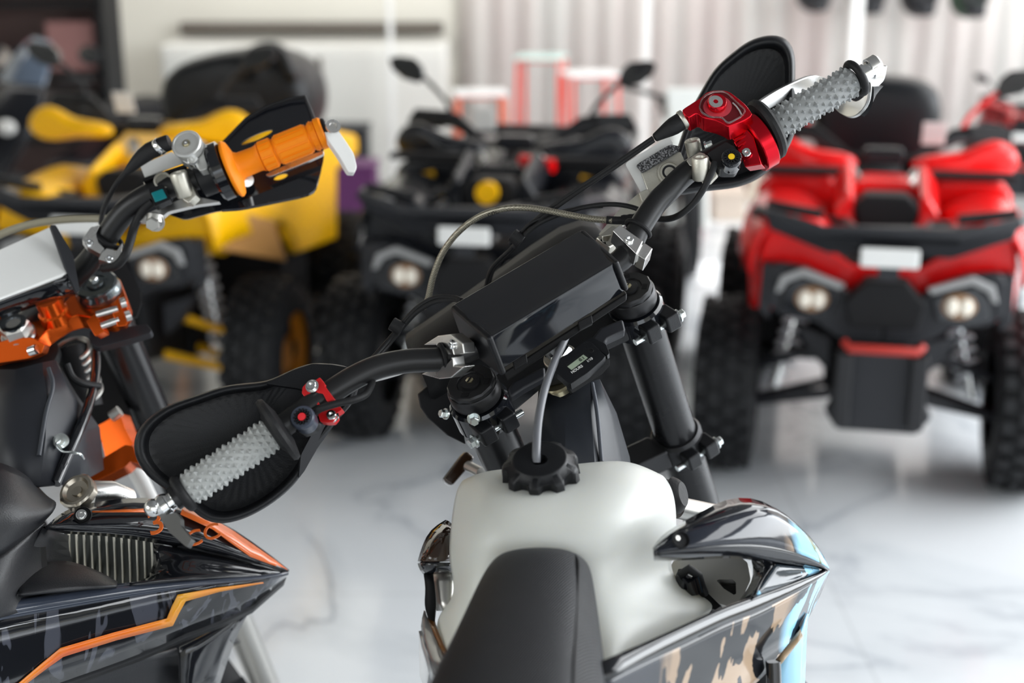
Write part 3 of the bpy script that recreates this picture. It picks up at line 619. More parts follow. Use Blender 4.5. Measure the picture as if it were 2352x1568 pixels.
# hour meter
Hn = camn(32, -6); HMc = (1336, 828, 1.375)
hm = plate(rounded(B4((735, 910), (860, 590), (1000, 520), (1390, 225), (1540, 240), (1740, 440), (1870, 560), (1800, 650), (1480, 930), (1090, 1190), (1020, 1160)), .12), HMc, Hn, .012).done('hour_meter', k['black'], Bk, bev=.0015)
plate(rounded(B4((1020, 1160), (1090, 1190), (1870, 560), (1960, 640), (1960, 780), (1800, 960), (1130, 1400), (1050, 1290)), .1), (1345, 860, 1.381), camn(5, 5), .016).done('meter_side', k['black'], hm, bev=.0015)
plate(rounded(B4((1390, 230), (1560, 130), (1880, 290), (1960, 500), (1900, 560), (1740, 440)), .15), (1375, 800, 1.384), Hn, .008).done('meter_flange', k['black'], hm, bev=.0015)
nH = Vector(Hn).normalized(); up = nH*.0006
def hp(pts, off, t=.0006): 
    c = P(*HMc) + nH*off; return MB().prism(on_plane(pts, c, nH), -nH*t)
hp(B4((960, 770), (1380, 470), (1510, 600), (1110, 905)), .0003).done('screen_frame', k['matte'], hm)
hp(B4((1010, 800), (1370, 530), (1470, 600), (1105, 875)), .0006).done('lcd_screen', mat('lcd_green', (.30, .36, .27), .3), hm)
for x, y in B4((900, 912), (1543, 435)):
    MB().lathe(P(x, y, 1.3735), nH, [(.0028, 0), (.0028, .0008), (.0020, .0008), (.0018, -.001), (.0001, -.001)], 20).done('screw_hole', k['matte'], hm)
def text(s, org, ux, n, size, m, parent, name='lettering', ext=.0002, shear=0, sx_=1.0):
    cu = bpy.data.curves.new('t', 'FONT'); cu.body = s; cu.size = size; cu.extrude = ext; cu.align_x = 'CENTER'; cu.align_y = 'CENTER'; cu.shear = shear
    o = bpy.data.objects.new('t', cu); COL.objects.link(o); dg = bpy.context.evaluated_depsgraph_get(); me = bpy.data.meshes.new_from_object(o.evaluated_get(dg)); bpy.data.objects.remove(o)
    n = Vector(n).normalized(); ux = Vector(ux); ux = (ux - n*ux.dot(n)).normalized(); uy = n.cross(ux)
    Mt = Matrix(((ux.x*sx_, uy.x, n.x, org.x), (ux.y*sx_, uy.y, n.y, org.y), (ux.z*sx_, uy.z, n.z, org.z), (0, 0, 0, 1)))
    me.transform(ROOT[0].inverted() @ CS[0] @ Mt); me.materials.clear(); me.materials.append(m); me.name = name
    q_ = bpy.data.objects.new(name, me); COL.objects.link(q_); q_.parent = parent; return q_
pH = P(*HMc); UX = on_plane([(1400, 778)], pH, nH)[0] - on_plane([(1300, 843)], pH, nH)[0]
text('HOURS', on_plane(B4((1228, 868)), pH, nH)[0] + nH*.0008, UX, nH, .0040, k['label'], hm)
text('1/10', on_plane(B4((1515, 658)), pH, nH)[0] + nH*.0008, UX, nH, .0038, k['label'], hm)
text('0.1', on_plane(B4((1340, 640)), pH, nH)[0] + nH*.0010, UX, nH, .0050, k['matte'], hm, 'lcd_digits')
# meter bracket wings of the clamp (dark arcs)
plate(A5((830, 1370), (870, 1320), (1080, 1215), (1085, 1290), (940, 1370), (850, 1430)), (1210, 880, 1.41), camn(35), .012).done('bar_mount', k['chassis'], Bk, bev=.003)
plate(A5((1385, 1040), (1450, 960), (1600, 900), (1620, 985), (1500, 1040), (1480, 1070)), (1400, 765, 1.455), camn(30), .014).done('bar_mount', k['chassis'], Bk, bev=.003)
# breather hose from stem to filler cap
tube_p([(1300, 772, 1.405), (1290, 795, 1.395), (1268, 845, 1.372), (1248, 905, 1.345), (1236, 970, 1.318), (1232, 1030, 1.300), (1232, 1062, 1.298)], .0039, 8, 18).done('breather_hose', k['hose'], Bk)
# filler cap
tn_ = Vector((-.10, -.30, .95)).normalized(); FC = P(1240, 1062, 1.297)
def lobes(a, h):
    s_ = min(1, max(0, .35+math.cos(9*a)))**.8
    return 1.03 + (.05 if h < -.028 else 0) - (.20*s_ if h < -.006 else .17*s_ if h < -.002 else .06*s_ if h < .0 else .03)
MB().lathe(FC, tn_, [(.0335, -.034), (.0345, -.030), (.0345, -.012), (.0345, -.0045), (.0325, -.001), (.026, .0025), (.0255, .0045), (.0235, .0055), (.0075, .0035), (.0065, -.003), (.0001, -.003)], 108, mod=lobes).done('filler_cap', k['black'], Bk, ang=50)

# fuel tank
tankm = mat('translucent_white_tank', (.67, .675, .625), .38, sss=.5, bump=.04, bscale=200)
TR_ = [ # rows from behind the cap towards the seat: (x, y, depth)
 [(1085, 1110, 1.46), (1130, 1100, 1.44), (1210, 1096, 1.43), (1290, 1092, 1.43), (1370, 1080, 1.43), (1450, 1078, 1.44), (1510, 1110, 1.46)],
 [(1068, 1098, 1.38), (1110, 1077, 1.365), (1200, 1071, 1.36), (1300, 1065, 1.36), (1380, 1055, 1.36), (1445, 1052, 1.37), (1512, 1084, 1.39)],
 [(1050, 1130, 1.36), (1100, 1098, 1.325), (1200, 1092, 1.32), (1300, 1088, 1.32), (1390, 1080, 1.32), (1470, 1082, 1.335), (1540, 1118, 1.37)],
 [(1042, 1195, 1.345), (1090, 1150, 1.28), (1190, 1140, 1.27), (1300, 1138, 1.27), (1400, 1128, 1.27), (1490, 1135, 1.29), (1549, 1170, 1.35)],
 [(1036, 1250, 1.335), (1085, 1205, 1.262), (1190, 1190, 1.25), (1300, 1188, 1.25), (1400, 1185, 1.25), (1490, 1185, 1.275), (1548, 1220, 1.345)],
 [(1036, 1285, 1.33), (1080, 1255, 1.255), (1180, 1238, 1.245), (1280, 1236, 1.245), (1390, 1235, 1.245), (1480, 1235, 1.275), (1546, 1262, 1.345)],
 [(1046, 1330, 1.32), (1075, 1310, 1.265), (1150, 1290, 1.25), (1270, 1282, 1.25), (1375, 1300, 1.24), (1450, 1300, 1.268), (1528, 1312, 1.325)],
 [(1048, 1375, 1.30), (1066, 1365, 1.26), (1110, 1355, 1.26), (1250, 1345, 1.26), (1370, 1375, 1.215), (1455, 1368, 1.255), (1585, 1362, 1.335)],
 [(1012, 1410, 1.33), (1042, 1405, 1.26), (1098, 1400, 1.25), (1245, 1395, 1.26), (1372, 1420, 1.20), (1480, 1402, 1.245), (1652, 1392, 1.335)],
 [(1004, 1450, 1.32), (1040, 1455, 1.25), (1085, 1450, 1.25), (1240, 1440, 1.26), (1376, 1475, 1.185), (1450, 1455, 1.22), (1600, 1430, 1.30)],
 [(1020, 1520, 1.26), (1035, 1530, 1.23), (1060, 1540, 1.24), (1230, 1560, 1.26), (1378, 1560, 1.17), (1400, 1545, 1.18), (1440, 1515, 1.22)]]
tank = MB().grid([[P(*p) for p in r] for r in TR_]).done('fuel_tank', tankm, Bk, sub=3, solid=.004)
# seat
def weave(name, col, sc):
    m = mat(name, col, .5, spec=.3); N, L, b = noden(m); t = N.new('ShaderNodeTexCoord'); g = N.new('ShaderNodeTexWave'); g.inputs['Scale'].default_value = sc; g.bands_direction = 'X'
    mp = N.new('ShaderNodeMapping'); mp.inputs['Rotation'].default_value = (0, 0, .45); L.new(t.outputs['Object'], mp.inputs[0]); L.new(mp.outputs[0], g.inputs[0])
    mx = N.new('ShaderNodeMix'); mx.data_type = 'RGBA'; mx.inputs[6].default_value = (*[v*.5 for v in col], 1); mx.inputs[7].default_value = (*[v*1.6 for v in col], 1); L.new(g.outputs[1], mx.inputs[0]); L.new(mx.outputs[2], b.inputs['Base Color'])
    bp = N.new('ShaderNodeBump'); bp.inputs['Strength'].default_value = .6; bp.inputs['Distance'].default_value = .0006; L.new(g.outputs[1], bp.inputs['Height']); L.new(bp.outputs[0], b.inputs['Normal']); return m
seatm = weave('woven_seat_cover', (.013, .014, .017), 165)
SR = [ # left-low, left edge, centre-left, centre, centre-right, seam, right edge, right-low
 [(1160, 1290, 1.255), (1165, 1276, 1.245), (1195, 1270, 1.24), (1235, 1267, 1.24), (1280, 1269, 1.24), (1305, 1275, 1.242), (1322, 1285, 1.247), (1328, 1300, 1.26)],
 [(1135, 1300, 1.245), (1143, 1278, 1.228), (1180, 1265, 1.22), (1235, 1260, 1.217), (1290, 1262, 1.22), (1320, 1274, 1.225), (1342, 1290, 1.235), (1348, 1310, 1.255)],
 [(1112, 1330, 1.23), (1122, 1305, 1.205), (1165, 1293, 1.193), (1232, 1287, 1.19), (1295, 1289, 1.193), (1328, 1295, 1.20), (1350, 1302, 1.212), (1354, 1335, 1.24)],
 [(1080, 1400, 1.18), (1088, 1382, 1.155), (1140, 1372, 1.142), (1225, 1366, 1.138), (1295, 1368, 1.142), (1325, 1375, 1.152), (1360, 1385, 1.175), (1366, 1410, 1.21)],
 [(1042, 1480, 1.13), (1050, 1465, 1.105), (1110, 1455, 1.09), (1210, 1450, 1.086), (1290, 1452, 1.09), (1322, 1458, 1.10), (1370, 1465, 1.13), (1376, 1490, 1.17)],
 [(990, 1580, 1.07), (998, 1570, 1.045), (1070, 1560, 1.03), (1190, 1560, 1.026), (1280, 1560, 1.03), (1317, 1562, 1.04), (1380, 1565, 1.07), (1386, 1580, 1.12)],
 [(900, 1800, .97), (920, 1780, .945), (1020, 1770, .93), (1160, 1770, .926), (1270, 1770, .93), (1310, 1775, .94), (1400, 1790, .97), (1406, 1810, 1.02)]]
seat = MB().grid([[P(*p) for p in r] for r in SR]).done('seat', seatm, Bk, sub=3, solid=.006)
mb = MB().tube([P(x, y, d-.0045) for x, y, d in spl([r[5] for r in SR[1:]], 6)], .0013, 8); mb.done('seam', k['matte'], seat)
# right hand guard
ro = smooth_closed(A6((790, 560), (840, 470), (890, 380), (950, 290), (1050, 200), (1170, 115), (1290, 83), (1380, 95), (1430, 150), (1447, 230), (1447, 400), (1452, 600), (1440, 720), (1370, 850), (1270, 950), (1180, 1010), (1060, 1050), (900, 1068), (780, 1085), (680, 1100), (640, 1040), (690, 850), (740, 700)))
shell(inset_rings(ro, [(1.0, .026), (.985, .010), (.95, .0), (.91, -.001), (.875, .008), (.83, .028), (.79, .044), (.55, .054), (.25, .057)], (1690, 265), (1.535, .03, -.02)), k['black'], Bk, 'handguard')
# right grip
h0, h1 = P(1779, 288, 1.468), P(1959, 184, 1.476); hd = (h1-h0).normalized()
spiked_grip(h0, h1, .0146, 11, 12, .0038, k['grey'], bar)
MB().lathe(P(1757, 299, 1.4665), hd, [(.018, -.004), (.031, -.003), (.0335, 0), (.0335, .004), (.031, .007), (.019, .008), (.017, .012)], 48).done('grip_flange', k['rubber'], bar)
MB().torus(h1 + hd*.004, hd, .0165, .0042, 36, 12).done('grip_ring', k['rubber'], bar)
b0 = h1 + hd*.009
MB().lathe(b0, hd, [(.0095, 0), (.0105, .001), (.0105, .006), (.0085, .007), (.0085, .011), (.0105, .012), (.0105, .017), (.008, .018)], 24).done('bar_end', k['chrome'], bar)
MB().lathe(P(2003, 153, 1.478) - hd*.004, hd, [(.0108, 0), (.0108, .010), (.009, .012), (.006, .0125), (.0001, .0125)], 24).done('end_bolt', k['alu'], bar)
# aluminium guard backbone
path = [(A6((x, y))[0][0], A6((x, y))[0][1], d) for x, y, d in ((1100, 640, 1.49), (1230, 535, 1.515), (1400, 440, 1.54), (1560, 388, 1.56), (1680, 450, 1.56), (1760, 530, 1.545), (1830, 555, 1.52), (1900, 500, 1.50), (1950, 390, 1.488), (1975, 270, 1.482))]
pp = spl(path, 6); pw = [P(*p) for p in pp]; wv = cw((.35, .85, -.25)).normalized()
rows = []
for i, p in enumerate(pw):
    t = (pw[min(i+1, len(pw)-1)] - pw[max(i-1, 0)]).normalized(); q2 = (wv - t*wv.dot(t)).normalized(); nn = t.cross(q2)
    rows.append([p + q2*.009 + nn*.002, p - q2*.009 + nn*.002, p - q2*.009 - nn*.002, p + q2*.009 - nn*.002])
MB().grid(rows, True, True).done('guard_backbone', k['alu'], Bk, bev=.001)
rows = [[p + nn for p in r] for r, nn in ((rows[i], cw((.003, -.002, .002))) for i in range(len(rows)-16, len(rows)-6))]
MB().grid(rows, True, True).done('backbone_pad', k['black'], Bk)
# throttle housing
nT = camn(26, 4); vT = cw((.0035, -.0125, .014)); cT = P(1650, 245, 1.440)
def tp(pts, off=0.0): return on_plane(pts, cT + Vector(nT).normalized()*off, Vector(nT))
nTn = Vector(nT).normalized()
th = MB().prism(tp(rounded(B8((125, 400), (470, 180), (560, 90), (700, 50), (900, 50), (1010, 90), (1270, 300), (1420, 500), (1200, 620), (950, 710), (860, 650), (700, 585), (500, 545), (420, 480), (370, 470), (250, 545), (180, 500), (145, 450)), .3)), vT).done('throttle_housing', k['redano'], bar, bev=.0012)
win = rounded(B8((440, 370), (480, 230), (560, 140), (700, 85), (850, 75), (960, 120), (1080, 240), (1262, 400), (1262, 450), (1180, 540), (990, 645), (930, 630), (850, 545), (640, 540), (500, 470)), .3)
MB().prism(tp(win, .0002), -nTn*.0004).done('housing_recess', mat('recess_dark_red', (.16, .01, .015), .35, metal=.6), th)
MB().prism(tp(B8(*circ(770, 350, 258, 196, 36)), .0008), -nTn*.0008).done('throttle_wheel', mat('rose_wheel', (.55, .05, .07), .4, metal=.4), th)
MB().tube(tp(B8((1040, 285), (1100, 340), (1160, 420), (1200, 500)), .0008), .0010, 8).done('inner_cable', k['alu'], th)
MB().tube(tp(win, .0012), .0008, 8, closed=True).done('window_rim', k['clear'], th)
o = tp(B8((750, 320)), .001)[0]
MB().lathe(o, nTn, [(.0100, 0), (.0105, .002), (.0105, .0045), (.0085, .0075)], 28).done('hub', k['redano'], th)
MB().lathe(tp(B8((735, 268)), .0075)[0], nTn, [(.0072, 0), (.0072, .0012), (.0025, .0012), (.0022, .0002), (.0001, .0002)], 28).done('hub_screw', k['alu'], th)
MB().lathe(P(1732, 331, 1.4650), hd, [(.020, -.003), (.0295, -.003), (.0305, -.002), (.0305, .011), (.0295, .012), (.020, .013)], 64).done('throttle_collar', k['redano'], th)
fb = plate(B8((950, 710), (1190, 620), (1420, 900), (1560, 1390), (1260, 1440), (1200, 1280), (1060, 1000)), (1705, 325, 1.447), camn(5, -22), .022).done('throttle_clamp', k['redano'], th, bev=.0012)
for (x0, y0, x1, y1) in ((1060, 970, 1330, 840), (1130, 1080, 1370, 930), (1190, 1200, 1450, 1080), (1240, 1330, 1480, 1250), (1260, 1410, 1510, 1330)):
    a, b = B8((x0, y0), (x1, y1)); MB().tube([P(*a, 1.4455), P(*b, 1.448)], .0017, 8).done('cooling_fin', k['redano'], fb)
MB().lathe(P(*B8((1290, 1185))[0], 1.4425), camn(10, -10), [(.0048, 0), (.0048, .003), (.004, .004), (.0015, .004), (.0001, .003)], 24).done('clamp_screw', k['chrome'], fb)
# throttle cable with boot
cd = (P(1502, 317, 1.447) - P(1569, 275, 1.445)).normalized()
MB().lathe(P(1574, 272, 1.446), cd, [(.0100, 0), (.0104, .001), (.0104, .004), (.0098, .005)], 40).done('ferrule', k['champ'], bar)
MB().lathe(P(1570, 275, 1.446), cd, [(.0088, 0), (.0092, .002), (.0092, .012), (.0082, .018), (.0062, .026), (.0048, .032), (.0044, .034), (.003, .035)], 32).done('cable_boot', k['rubber'], bar)
for dx in (0, 6):
    tube_p([(1500+dx*.4, 316+dx, 1.447), (1400+dx*.4, 385+dx, 1.46), (1300+dx*.5, 452+dx, 1.475), (1235+dx*.6, 500+dx, 1.49), (1200+dx, 540+dx*.5, 1.505), (1175+dx, 570, 1.52), (1130+dx, 615, 1.54), (1115+dx, 660, 1.56)], .0022, 6, 10).done('throttle_cable', k['rubber'], Bk)
tube_p([(1180, 568, 1.50), (1200, 545, 1.495), (1235, 515, 1.49), (1285, 492, 1.485), (1340, 476, 1.48), (1400, 469, 1.478), (1450, 475, 1.475), (1490, 492, 1.47)], .0026, 6, 10).done('clutch_cable', k['rubber'], Bk)
tube_p([(1170, 560, 1.50), (1198, 532, 1.495), (1222, 510, 1.49), (1268, 492, 1.488), (1335, 476, 1.484), (1385, 474, 1.482)], .0018, 6, 10).done('clutch_cable', k['rubber'], Bk)
MB().cyl(P(1176, 538, 1.495), P(1198, 556, 1.495), .0075).done('cable_clip', k['rubber'], Bk, bev=.001)
# braided brake hose
hz = [(x, y, d) for (x, y), d in zip(A5((270, 830), (300, 770), (335, 620), (400, 460), (500, 330), (640, 225), (800, 172), (950, 165), (1100, 185), (1250, 215), (1400, 240), (1530, 250)), (1.56, 1.55, 1.54, 1.53, 1.52, 1.505, 1.49, 1.48, 1.475, 1.47, 1.465, 1.46))]
def braid():
    m = mat('braided_steel_hose', (.30, .28, .22), .38, metal=.7); N, L, b = noden(m); t = N.new('ShaderNodeTexCoord'); g = N.new('ShaderNodeTexChecker'); g.inputs['Scale'].default_value = 900
    L.new(t.outputs['Object'], g.inputs[0]); g.inputs[1].default_value = (.42, .39, .31, 1); g.inputs[2].default_value = (.15, .14, .11, 1); L.new(g.outputs[0], b.inputs['Base Color']); return m
hosem = braid()
bh = tube_p(hz, .0034, 10, 16).done('brake_hose', hosem, Bk)
px_, py_ = A5((735, 205))[0]
text('COC', P(px_, py_, 1.490), P(px_+20, py_-8, 1.49) - P(px_, py_, 1.49), camn(20), .0055, k['matte'], bh)
tube_p([(*A5((1490, 246))[0], 1.462), (*A5((1590, 250))[0], 1.460), (*A5((1700, 235))[0], 1.46), (1478, 492, 1.46)], .0042, 4, 16).done('hose_fitting', k['rubber'], bh)
MB().lathe(P(*A5((1590, 249))[0], 1.460), P(*A5((1680, 238))[0], 1.46)-P(*A5((1590, 249))[0], 1.46), [(.0050, 0), (.0055, .003), (.005, .006), (.0055, .009), (.005, .012), (.0055, .015), (.0048, .018)], 24).done('fitting_boot', k['rubber'], bh)
# left cable bundle
for dx, dd in ((0, 0), (9, .006)):
    tube_p([(1060, 690+dx*.3, 1.44), (1040, 682+dx*.6, 1.45), (1000, 683+dx, 1.46), (960, 705+dx, 1.47), (928, 738+dx, 1.475), (912, 758+dx, 1.475), (885, 790+dx, 1.47), (850, 828+dx, 1.45), (820, 850+dx, 1.43)], .0026, 6, 10).done('control_cable', k['rubber'], Bk)
MB().cyl(P(899, 742, 1.473), P(924, 757, 1.473), .0072).done('cable_clip', k['rubber'], Bk, bev=.001)
# brake master cylinder
nB = camn(8, -4)
mc = plate(rounded(B5((600, 620), (1190, 300), (1290, 520), (1130, 800), (880, 960), (740, 970), (700, 900)), .1), (1490, 395, 1.482), nB, .020).done('master_cylinder', k['champ'], bar, bev=.003)
plate(rounded(B5((360, 490), (1020, 90), (1085, 190), (1000, 420), (700, 600), (700, 900), (600, 920)), .08), (1470, 375, 1.486), nB, .0012).done('white_label', k['label'], mc)
spk = mat('speckled_foam', (.06, .06, .065), .7); N, L, b = noden(spk); t_ = N.new('ShaderNodeTexCoord'); n_ = N.new('ShaderNodeTexNoise'); n_.inputs['Scale'].default_value = 600; r_ = N.new('ShaderNodeValToRGB')
r_.color_ramp.elements[0].position = .48; r_.color_ramp.elements[0].color = (.02, .02, .022, 1); r_.color_ramp.elements[1].position = .56; r_.color_ramp.elements[1].color = (.25, .25, .26, 1); L.new(t_.outputs['Object'], n_.inputs[0]); L.new(n_.outputs[0], r_.inputs[0]); L.new(r_.outputs[0], b.inputs['Base Color'])
plate(rounded(B5((525, 510), (1040, 200), (1190, 235), (1170, 300), (620, 625), (590, 580)), .2), (1490, 365, 1.474), nB, .006).done('reservoir_gasket', spk, mc, bev=.0015)
sg = P(*B5((1030, 625))[0], 1.4775)
MB().lathe(sg, nB, [(.0125, 0), (.0125, .0012), (.0105, .0014), (.0100, .0004), (.0080, .0004), (.0080, .0016), (.007, .0016)], 32).done('sight_glass_ring', k['champ'], mc)
MB().lathe(sg, nB, [(.0076, 0), (.0076, .0018), (.0055, .0020), (.005, .001), (.0001, .001)], 32).done('sight_glass', k['gloss'], mc)
MB().lathe(P(*B5((1400, 290))[0], 1.475), cw((-.25, .9, -.35)), [(.0082, -.012), (.0082, .010), (.007, .0115), (.004, .0115), (.0035, .009), (.0001, .009)], 28).done('pivot_boss', k['champ'], mc)
pc = plate(rounded(B5((1280, 440), (1480, 320), (1560, 340), (1690, 530), (1480, 650), (1390, 540), (1330, 520)), .15), (1605, 372, 1.446), camn(20, -12), .012).done('perch_clamp', k['champ'], bar, bev=.0025)
plate(rounded(B5((1470, 655), (1700, 560), (1755, 670), (1640, 790), (1530, 810)), .15), (1620, 405, 1.450), camn(0, -12), .012).done('perch_clamp_half', k['champ'], pc, bev=.002)
MB().lathe(P(*B5((1495, 500))[0], 1.441), cw((-.1, .9, -.4)), [(.0086, -.016), (.0090, -.014), (.0090, .006), (.008, .0075), (.005, .0075), (.0045, .005), (.0001, .005)], 32).done('clamp_barrel', k['champ'], pc)
hexbolt('bolt', P(*B5((1600, 235))[0], 1.468), cw((.8, .3, -.3)), .0045, .006, k['zinc'], pc)
plate(rounded(B5((570, 930), (700, 870), (760, 960), (760, 1020), (660, 1120), (610, 1040)), .15), (1480, 450, 1.475), nB, .014).done('hose_boss', k['champ'], mc, bev=.003)
plate(rounded(B5((600, 910), (760, 1000), (640, 1160), (330, 1420), (120, 1570), (-40, 1560), (280, 1180)), .1), (1440, 490, 1.50), nB, .008).done('brake_lever', k['champ'], mc, bev=.002)
# yellow button switch
plate(rounded(B5((1590, 330), (1880, 150), (2010, 230), (2110, 400), (2010, 570), (1800, 570), (1700, 500)), .15), (1660, 352, 1.444), camn(18, -8), .022).done('switch_housing', k['dark'], bar, bev=.003)
switch((1680, 363), 1.432, camn(22, -6), .0102, k['yelbtn'], bar, 'start_switch', k['gloss'])
tube_p([(1642, 372, 1.438), (1637, 390, 1.437), (1628, 410, 1.438), (1612, 440, 1.442), (1590, 470, 1.447), (1560, 494, 1.455), (1530, 503, 1.468), (1495, 500, 1.480)], .0034, 6).done('switch_cable', k['rubber'], Bk)

# ---- right radiator shroud ----
def graphic(name, x0, x1, xb, reflect=False):
    m = mat(name, (.02, .02, .025), .09, coat=.2, var=.03); N, L, b = noden(m); t = N.new('ShaderNodeTexCoord')
    mp = N.new('ShaderNodeMapping'); mp.inputs['Rotation'].default_value = (.2, .5, .7); mp.inputs['Scale'].default_value = (13, 32, 9); L.new(t.outputs['Object'], mp.inputs[0])
    n = N.new('ShaderNodeTexNoise'); n.inputs['Scale'].default_value = .55; n.inputs['Detail'].default_value = 5; n.inputs['Distortion'].default_value = .9; L.new(mp.outputs[0], n.inputs[0])
    dk = N.new('ShaderNodeValToRGB'); dk.color_ramp.interpolation = 'CONSTANT'; e = dk.color_ramp.elements
    e[0].position = 0; e[0].color = (.35, .25, .17, 1); e[1].position = .43; e[1].color = (.012, .013, .016, 1)
    q_ = e.new(.56); q_.color = (.40, .29, .20, 1); q_ = e.new(.66); q_.color = (.03, .035, .045, 1)
    bl = N.new('ShaderNodeValToRGB'); bl.color_ramp.interpolation = 'CONSTANT'; e = bl.color_ramp.elements
    e[0].position = 0; e[0].color = (.02, .03, .04, 1); e[1].position = .44; e[1].color = (.30, .62, .85, 1); q_ = e.new(.60); q_.color = (.16, .20, .08, 1); q_ = e.new(.64); q_.color = (.30, .62, .85, 1)
    L.new(n.outputs[0], dk.inputs[0]); L.new(n.outputs[0], bl.inputs[0])
    s = N.new('ShaderNodeSeparateXYZ'); L.new(t.outputs['Object'], s.inputs[0]); r = N.new('ShaderNodeMapRange'); r.inputs[1].default_value = x0; r.inputs[2].default_value = x1
    ad = N.new('ShaderNodeMath'); ad.operation = 'MULTIPLY_ADD'; ad.inputs[1].default_value = .06; L.new(n.outputs[0], ad.inputs[0]); L.new(s.outputs[0], ad.inputs[2]); L.new(ad.outputs[0], r.inputs[0])
    mx = N.new('ShaderNodeMix'); mx.data_type = 'RGBA'; L.new(r.outputs[0], mx.inputs[0]); L.new(dk.outputs[0], mx.inputs[6]); L.new(bl.outputs[0], mx.inputs[7])
    r2 = N.new('ShaderNodeMapRange'); r2.inputs[1].default_value = xb; r2.inputs[2].default_value = xb+.012; L.new(ad.outputs[0], r2.inputs[0])
    m2 = N.new('ShaderNodeMix'); m2.data_type = 'RGBA'; m2.inputs[6].default_value = (.014, .017, .026, 1); L.new(r2.outputs[0], m2.inputs[0]); L.new(mx.outputs[2], m2.inputs[7])
    L.new(m2.outputs[2], b.inputs['Base Color']); return m
bx_ = BASE.x
def lx(px, d): return (px-1176)/FPX*d - bx_
g1_ = graphic('shroud_graphic_upper', lx(1800, 1.32)+.03, lx(1810, 1.32)+.04, lx(1775, 1.32)+.03)
g2_ = graphic('shroud_graphic_side', lx(1790, 1.3)+.03, lx(1815, 1.3)+.035, lx(1500, 1.15)+.03)
def strip(cols, d, name, m, parent, th=.0025, sub=2, n=1):
    # cols: list of rows of B7-coordinates; d: matching depths
    rows = []
    for r_, dr in zip(cols, d): rows.append([P(*B7(p)[0], dd) for p, dd in zip(r_, dr)])
    return MB().grid(rows).done(name, m, parent, solid=th, sub=sub)
st_top = [(72, 492), (130, 400), (240, 325), (450, 205), (655, 92), (850, 80), (1045, 152), (1235, 300), (1400, 475), (1476, 636)]
st_c1 = [(76, 500), (160, 445), (290, 345), (500, 285), (700, 222), (900, 168), (1065, 180), (1240, 318), (1402, 490), (1476, 640)]
st_m = [(74, 512), (170, 480), (330, 420), (530, 375), (730, 335), (910, 310), (1075, 330), (1245, 430), (1402, 545), (1477, 645)]
st_c2 = [(74, 525), (200, 500), (385, 482), (560, 462), (760, 448), (930, 455), (1085, 480), (1250, 530), (1402, 595), (1478, 648)]
st_b = [(76, 575), (200, 575), (380, 568), (560, 556), (760, 550), (900, 580), (1050, 608), (1230, 626), (1390, 642), (1472, 662)]
dm = [1.225, 1.225, 1.23, 1.24, 1.255, 1.27, 1.29, 1.31, 1.335, 1.355]
off = lambda v: [x+v for x in dm]
shr = strip([st_top, st_c1], [off(.035), off(.004)], 'radiator_shroud', k['gloss'], Bk, sub=1)
strip([st_c1, st_m, st_c2], [off(.004), off(-.003), off(-.004)], 'graphic_panel', g1_, shr, sub=1)
strip([st_c2, [((a[0]+b[0])/2, (a[1]+b[1])/2+4) for a, b in zip(st_c2, st_b)], st_b], [off(-.004), off(.0), off(.012)], 'lower_edge', k['gloss'], shr, sub=1)
sc_ = P(*B7((300, 415))[0], 1.2195)
MB().lathe(sc_, camn(25, 15), [(.0001, -.004), (.006, -.004), (.0068, .0), (.0074, .0004), (.0080, -.002)], 28).done('screw_recess', k['matte'], shr)
hexbolt('bolt', P(*B7((262, 408))[0], 1.222), camn(25, 25), .0026, .002, k['silver'], shr)
bt = [(-400, 1420), (0, 1250), (300, 1110), (600, 970), (750, 918), (900, 860), (1070, 800), (1250, 730), (1400, 678), (1476, 652)]
bm_ = [(-360, 1500), (0, 1330), (300, 1195), (600, 1042), (750, 985), (900, 932), (1070, 858), (1250, 778), (1400, 706), (1478, 656)]
bb = [(-330, 1570), (0, 1402), (300, 1270), (600, 1112), (750, 1055), (900, 1002), (1070, 912), (1250, 822), (1400, 732), (1480, 662)]
db = [1.10, 1.145, 1.185, 1.225, 1.245, 1.265, 1.29, 1.315, 1.34, 1.357]
ofb = lambda v: [x+v for x in db]
sd = strip([bt, bm_, bb], [ofb(.006), ofb(-.002), ofb(-.001)], 'shroud_band', k['gloss'], shr, sub=1)
e1 = [(-300, 1700), (0, 1560), (300, 1430), (600, 1290), (750, 1230), (900, 1170), (1060, 1080), (1230, 950), (1380, 800), (1480, 668)]
e2 = [(-250, 2000), (0, 1880), (300, 1740), (620, 1560), (760, 1450), (900, 1350), (1060, 1240), (1230, 1100), (1370, 880), (1478, 676)]
e3 = [(-200, 2200), (0, 2080), (400, 1900), (820, 1640), (960, 1500), (1080, 1380), (1200, 1240), (1290, 1080), (1400, 880), (1476, 690)]
strip([bb, e1, e2, e3], [ofb(-.001), ofb(.012), ofb(.035), ofb(.06)], 'side_graphic_panel', g2_, shr, sub=2)
# inner sculpted part and duct
strip([[(1055, 615), (1150, 625), (1280, 640), (1400, 655)], [(960, 740), (1060, 720), (1200, 700), (1400, 672)], [(890, 866), (960, 845), (1080, 798), (1250, 732)]],
      [[1.30, 1.31, 1.33, 1.35], [1.29, 1.30, 1.32, 1.35], [1.265, 1.28, 1.295, 1.32]], 'inner_panel', graphic('inner_graphic', lx(1790, 1.3), lx(1800, 1.3), lx(1700, 1.3)), shr, sub=1)
strip([[(860, 560), (960, 590), (1060, 612)], [(900, 700), (940, 690), (1000, 665)], [(840, 820), (890, 790), (950, 740)], [(760, 925), (820, 905), (890, 868)]],
      [[1.30, 1.30, 1.305], [1.32, 1.305, 1.295], [1.32, 1.295, 1.29], [1.29, 1.275, 1.262]], 'duct', k['gloss'], shr, sub=1)
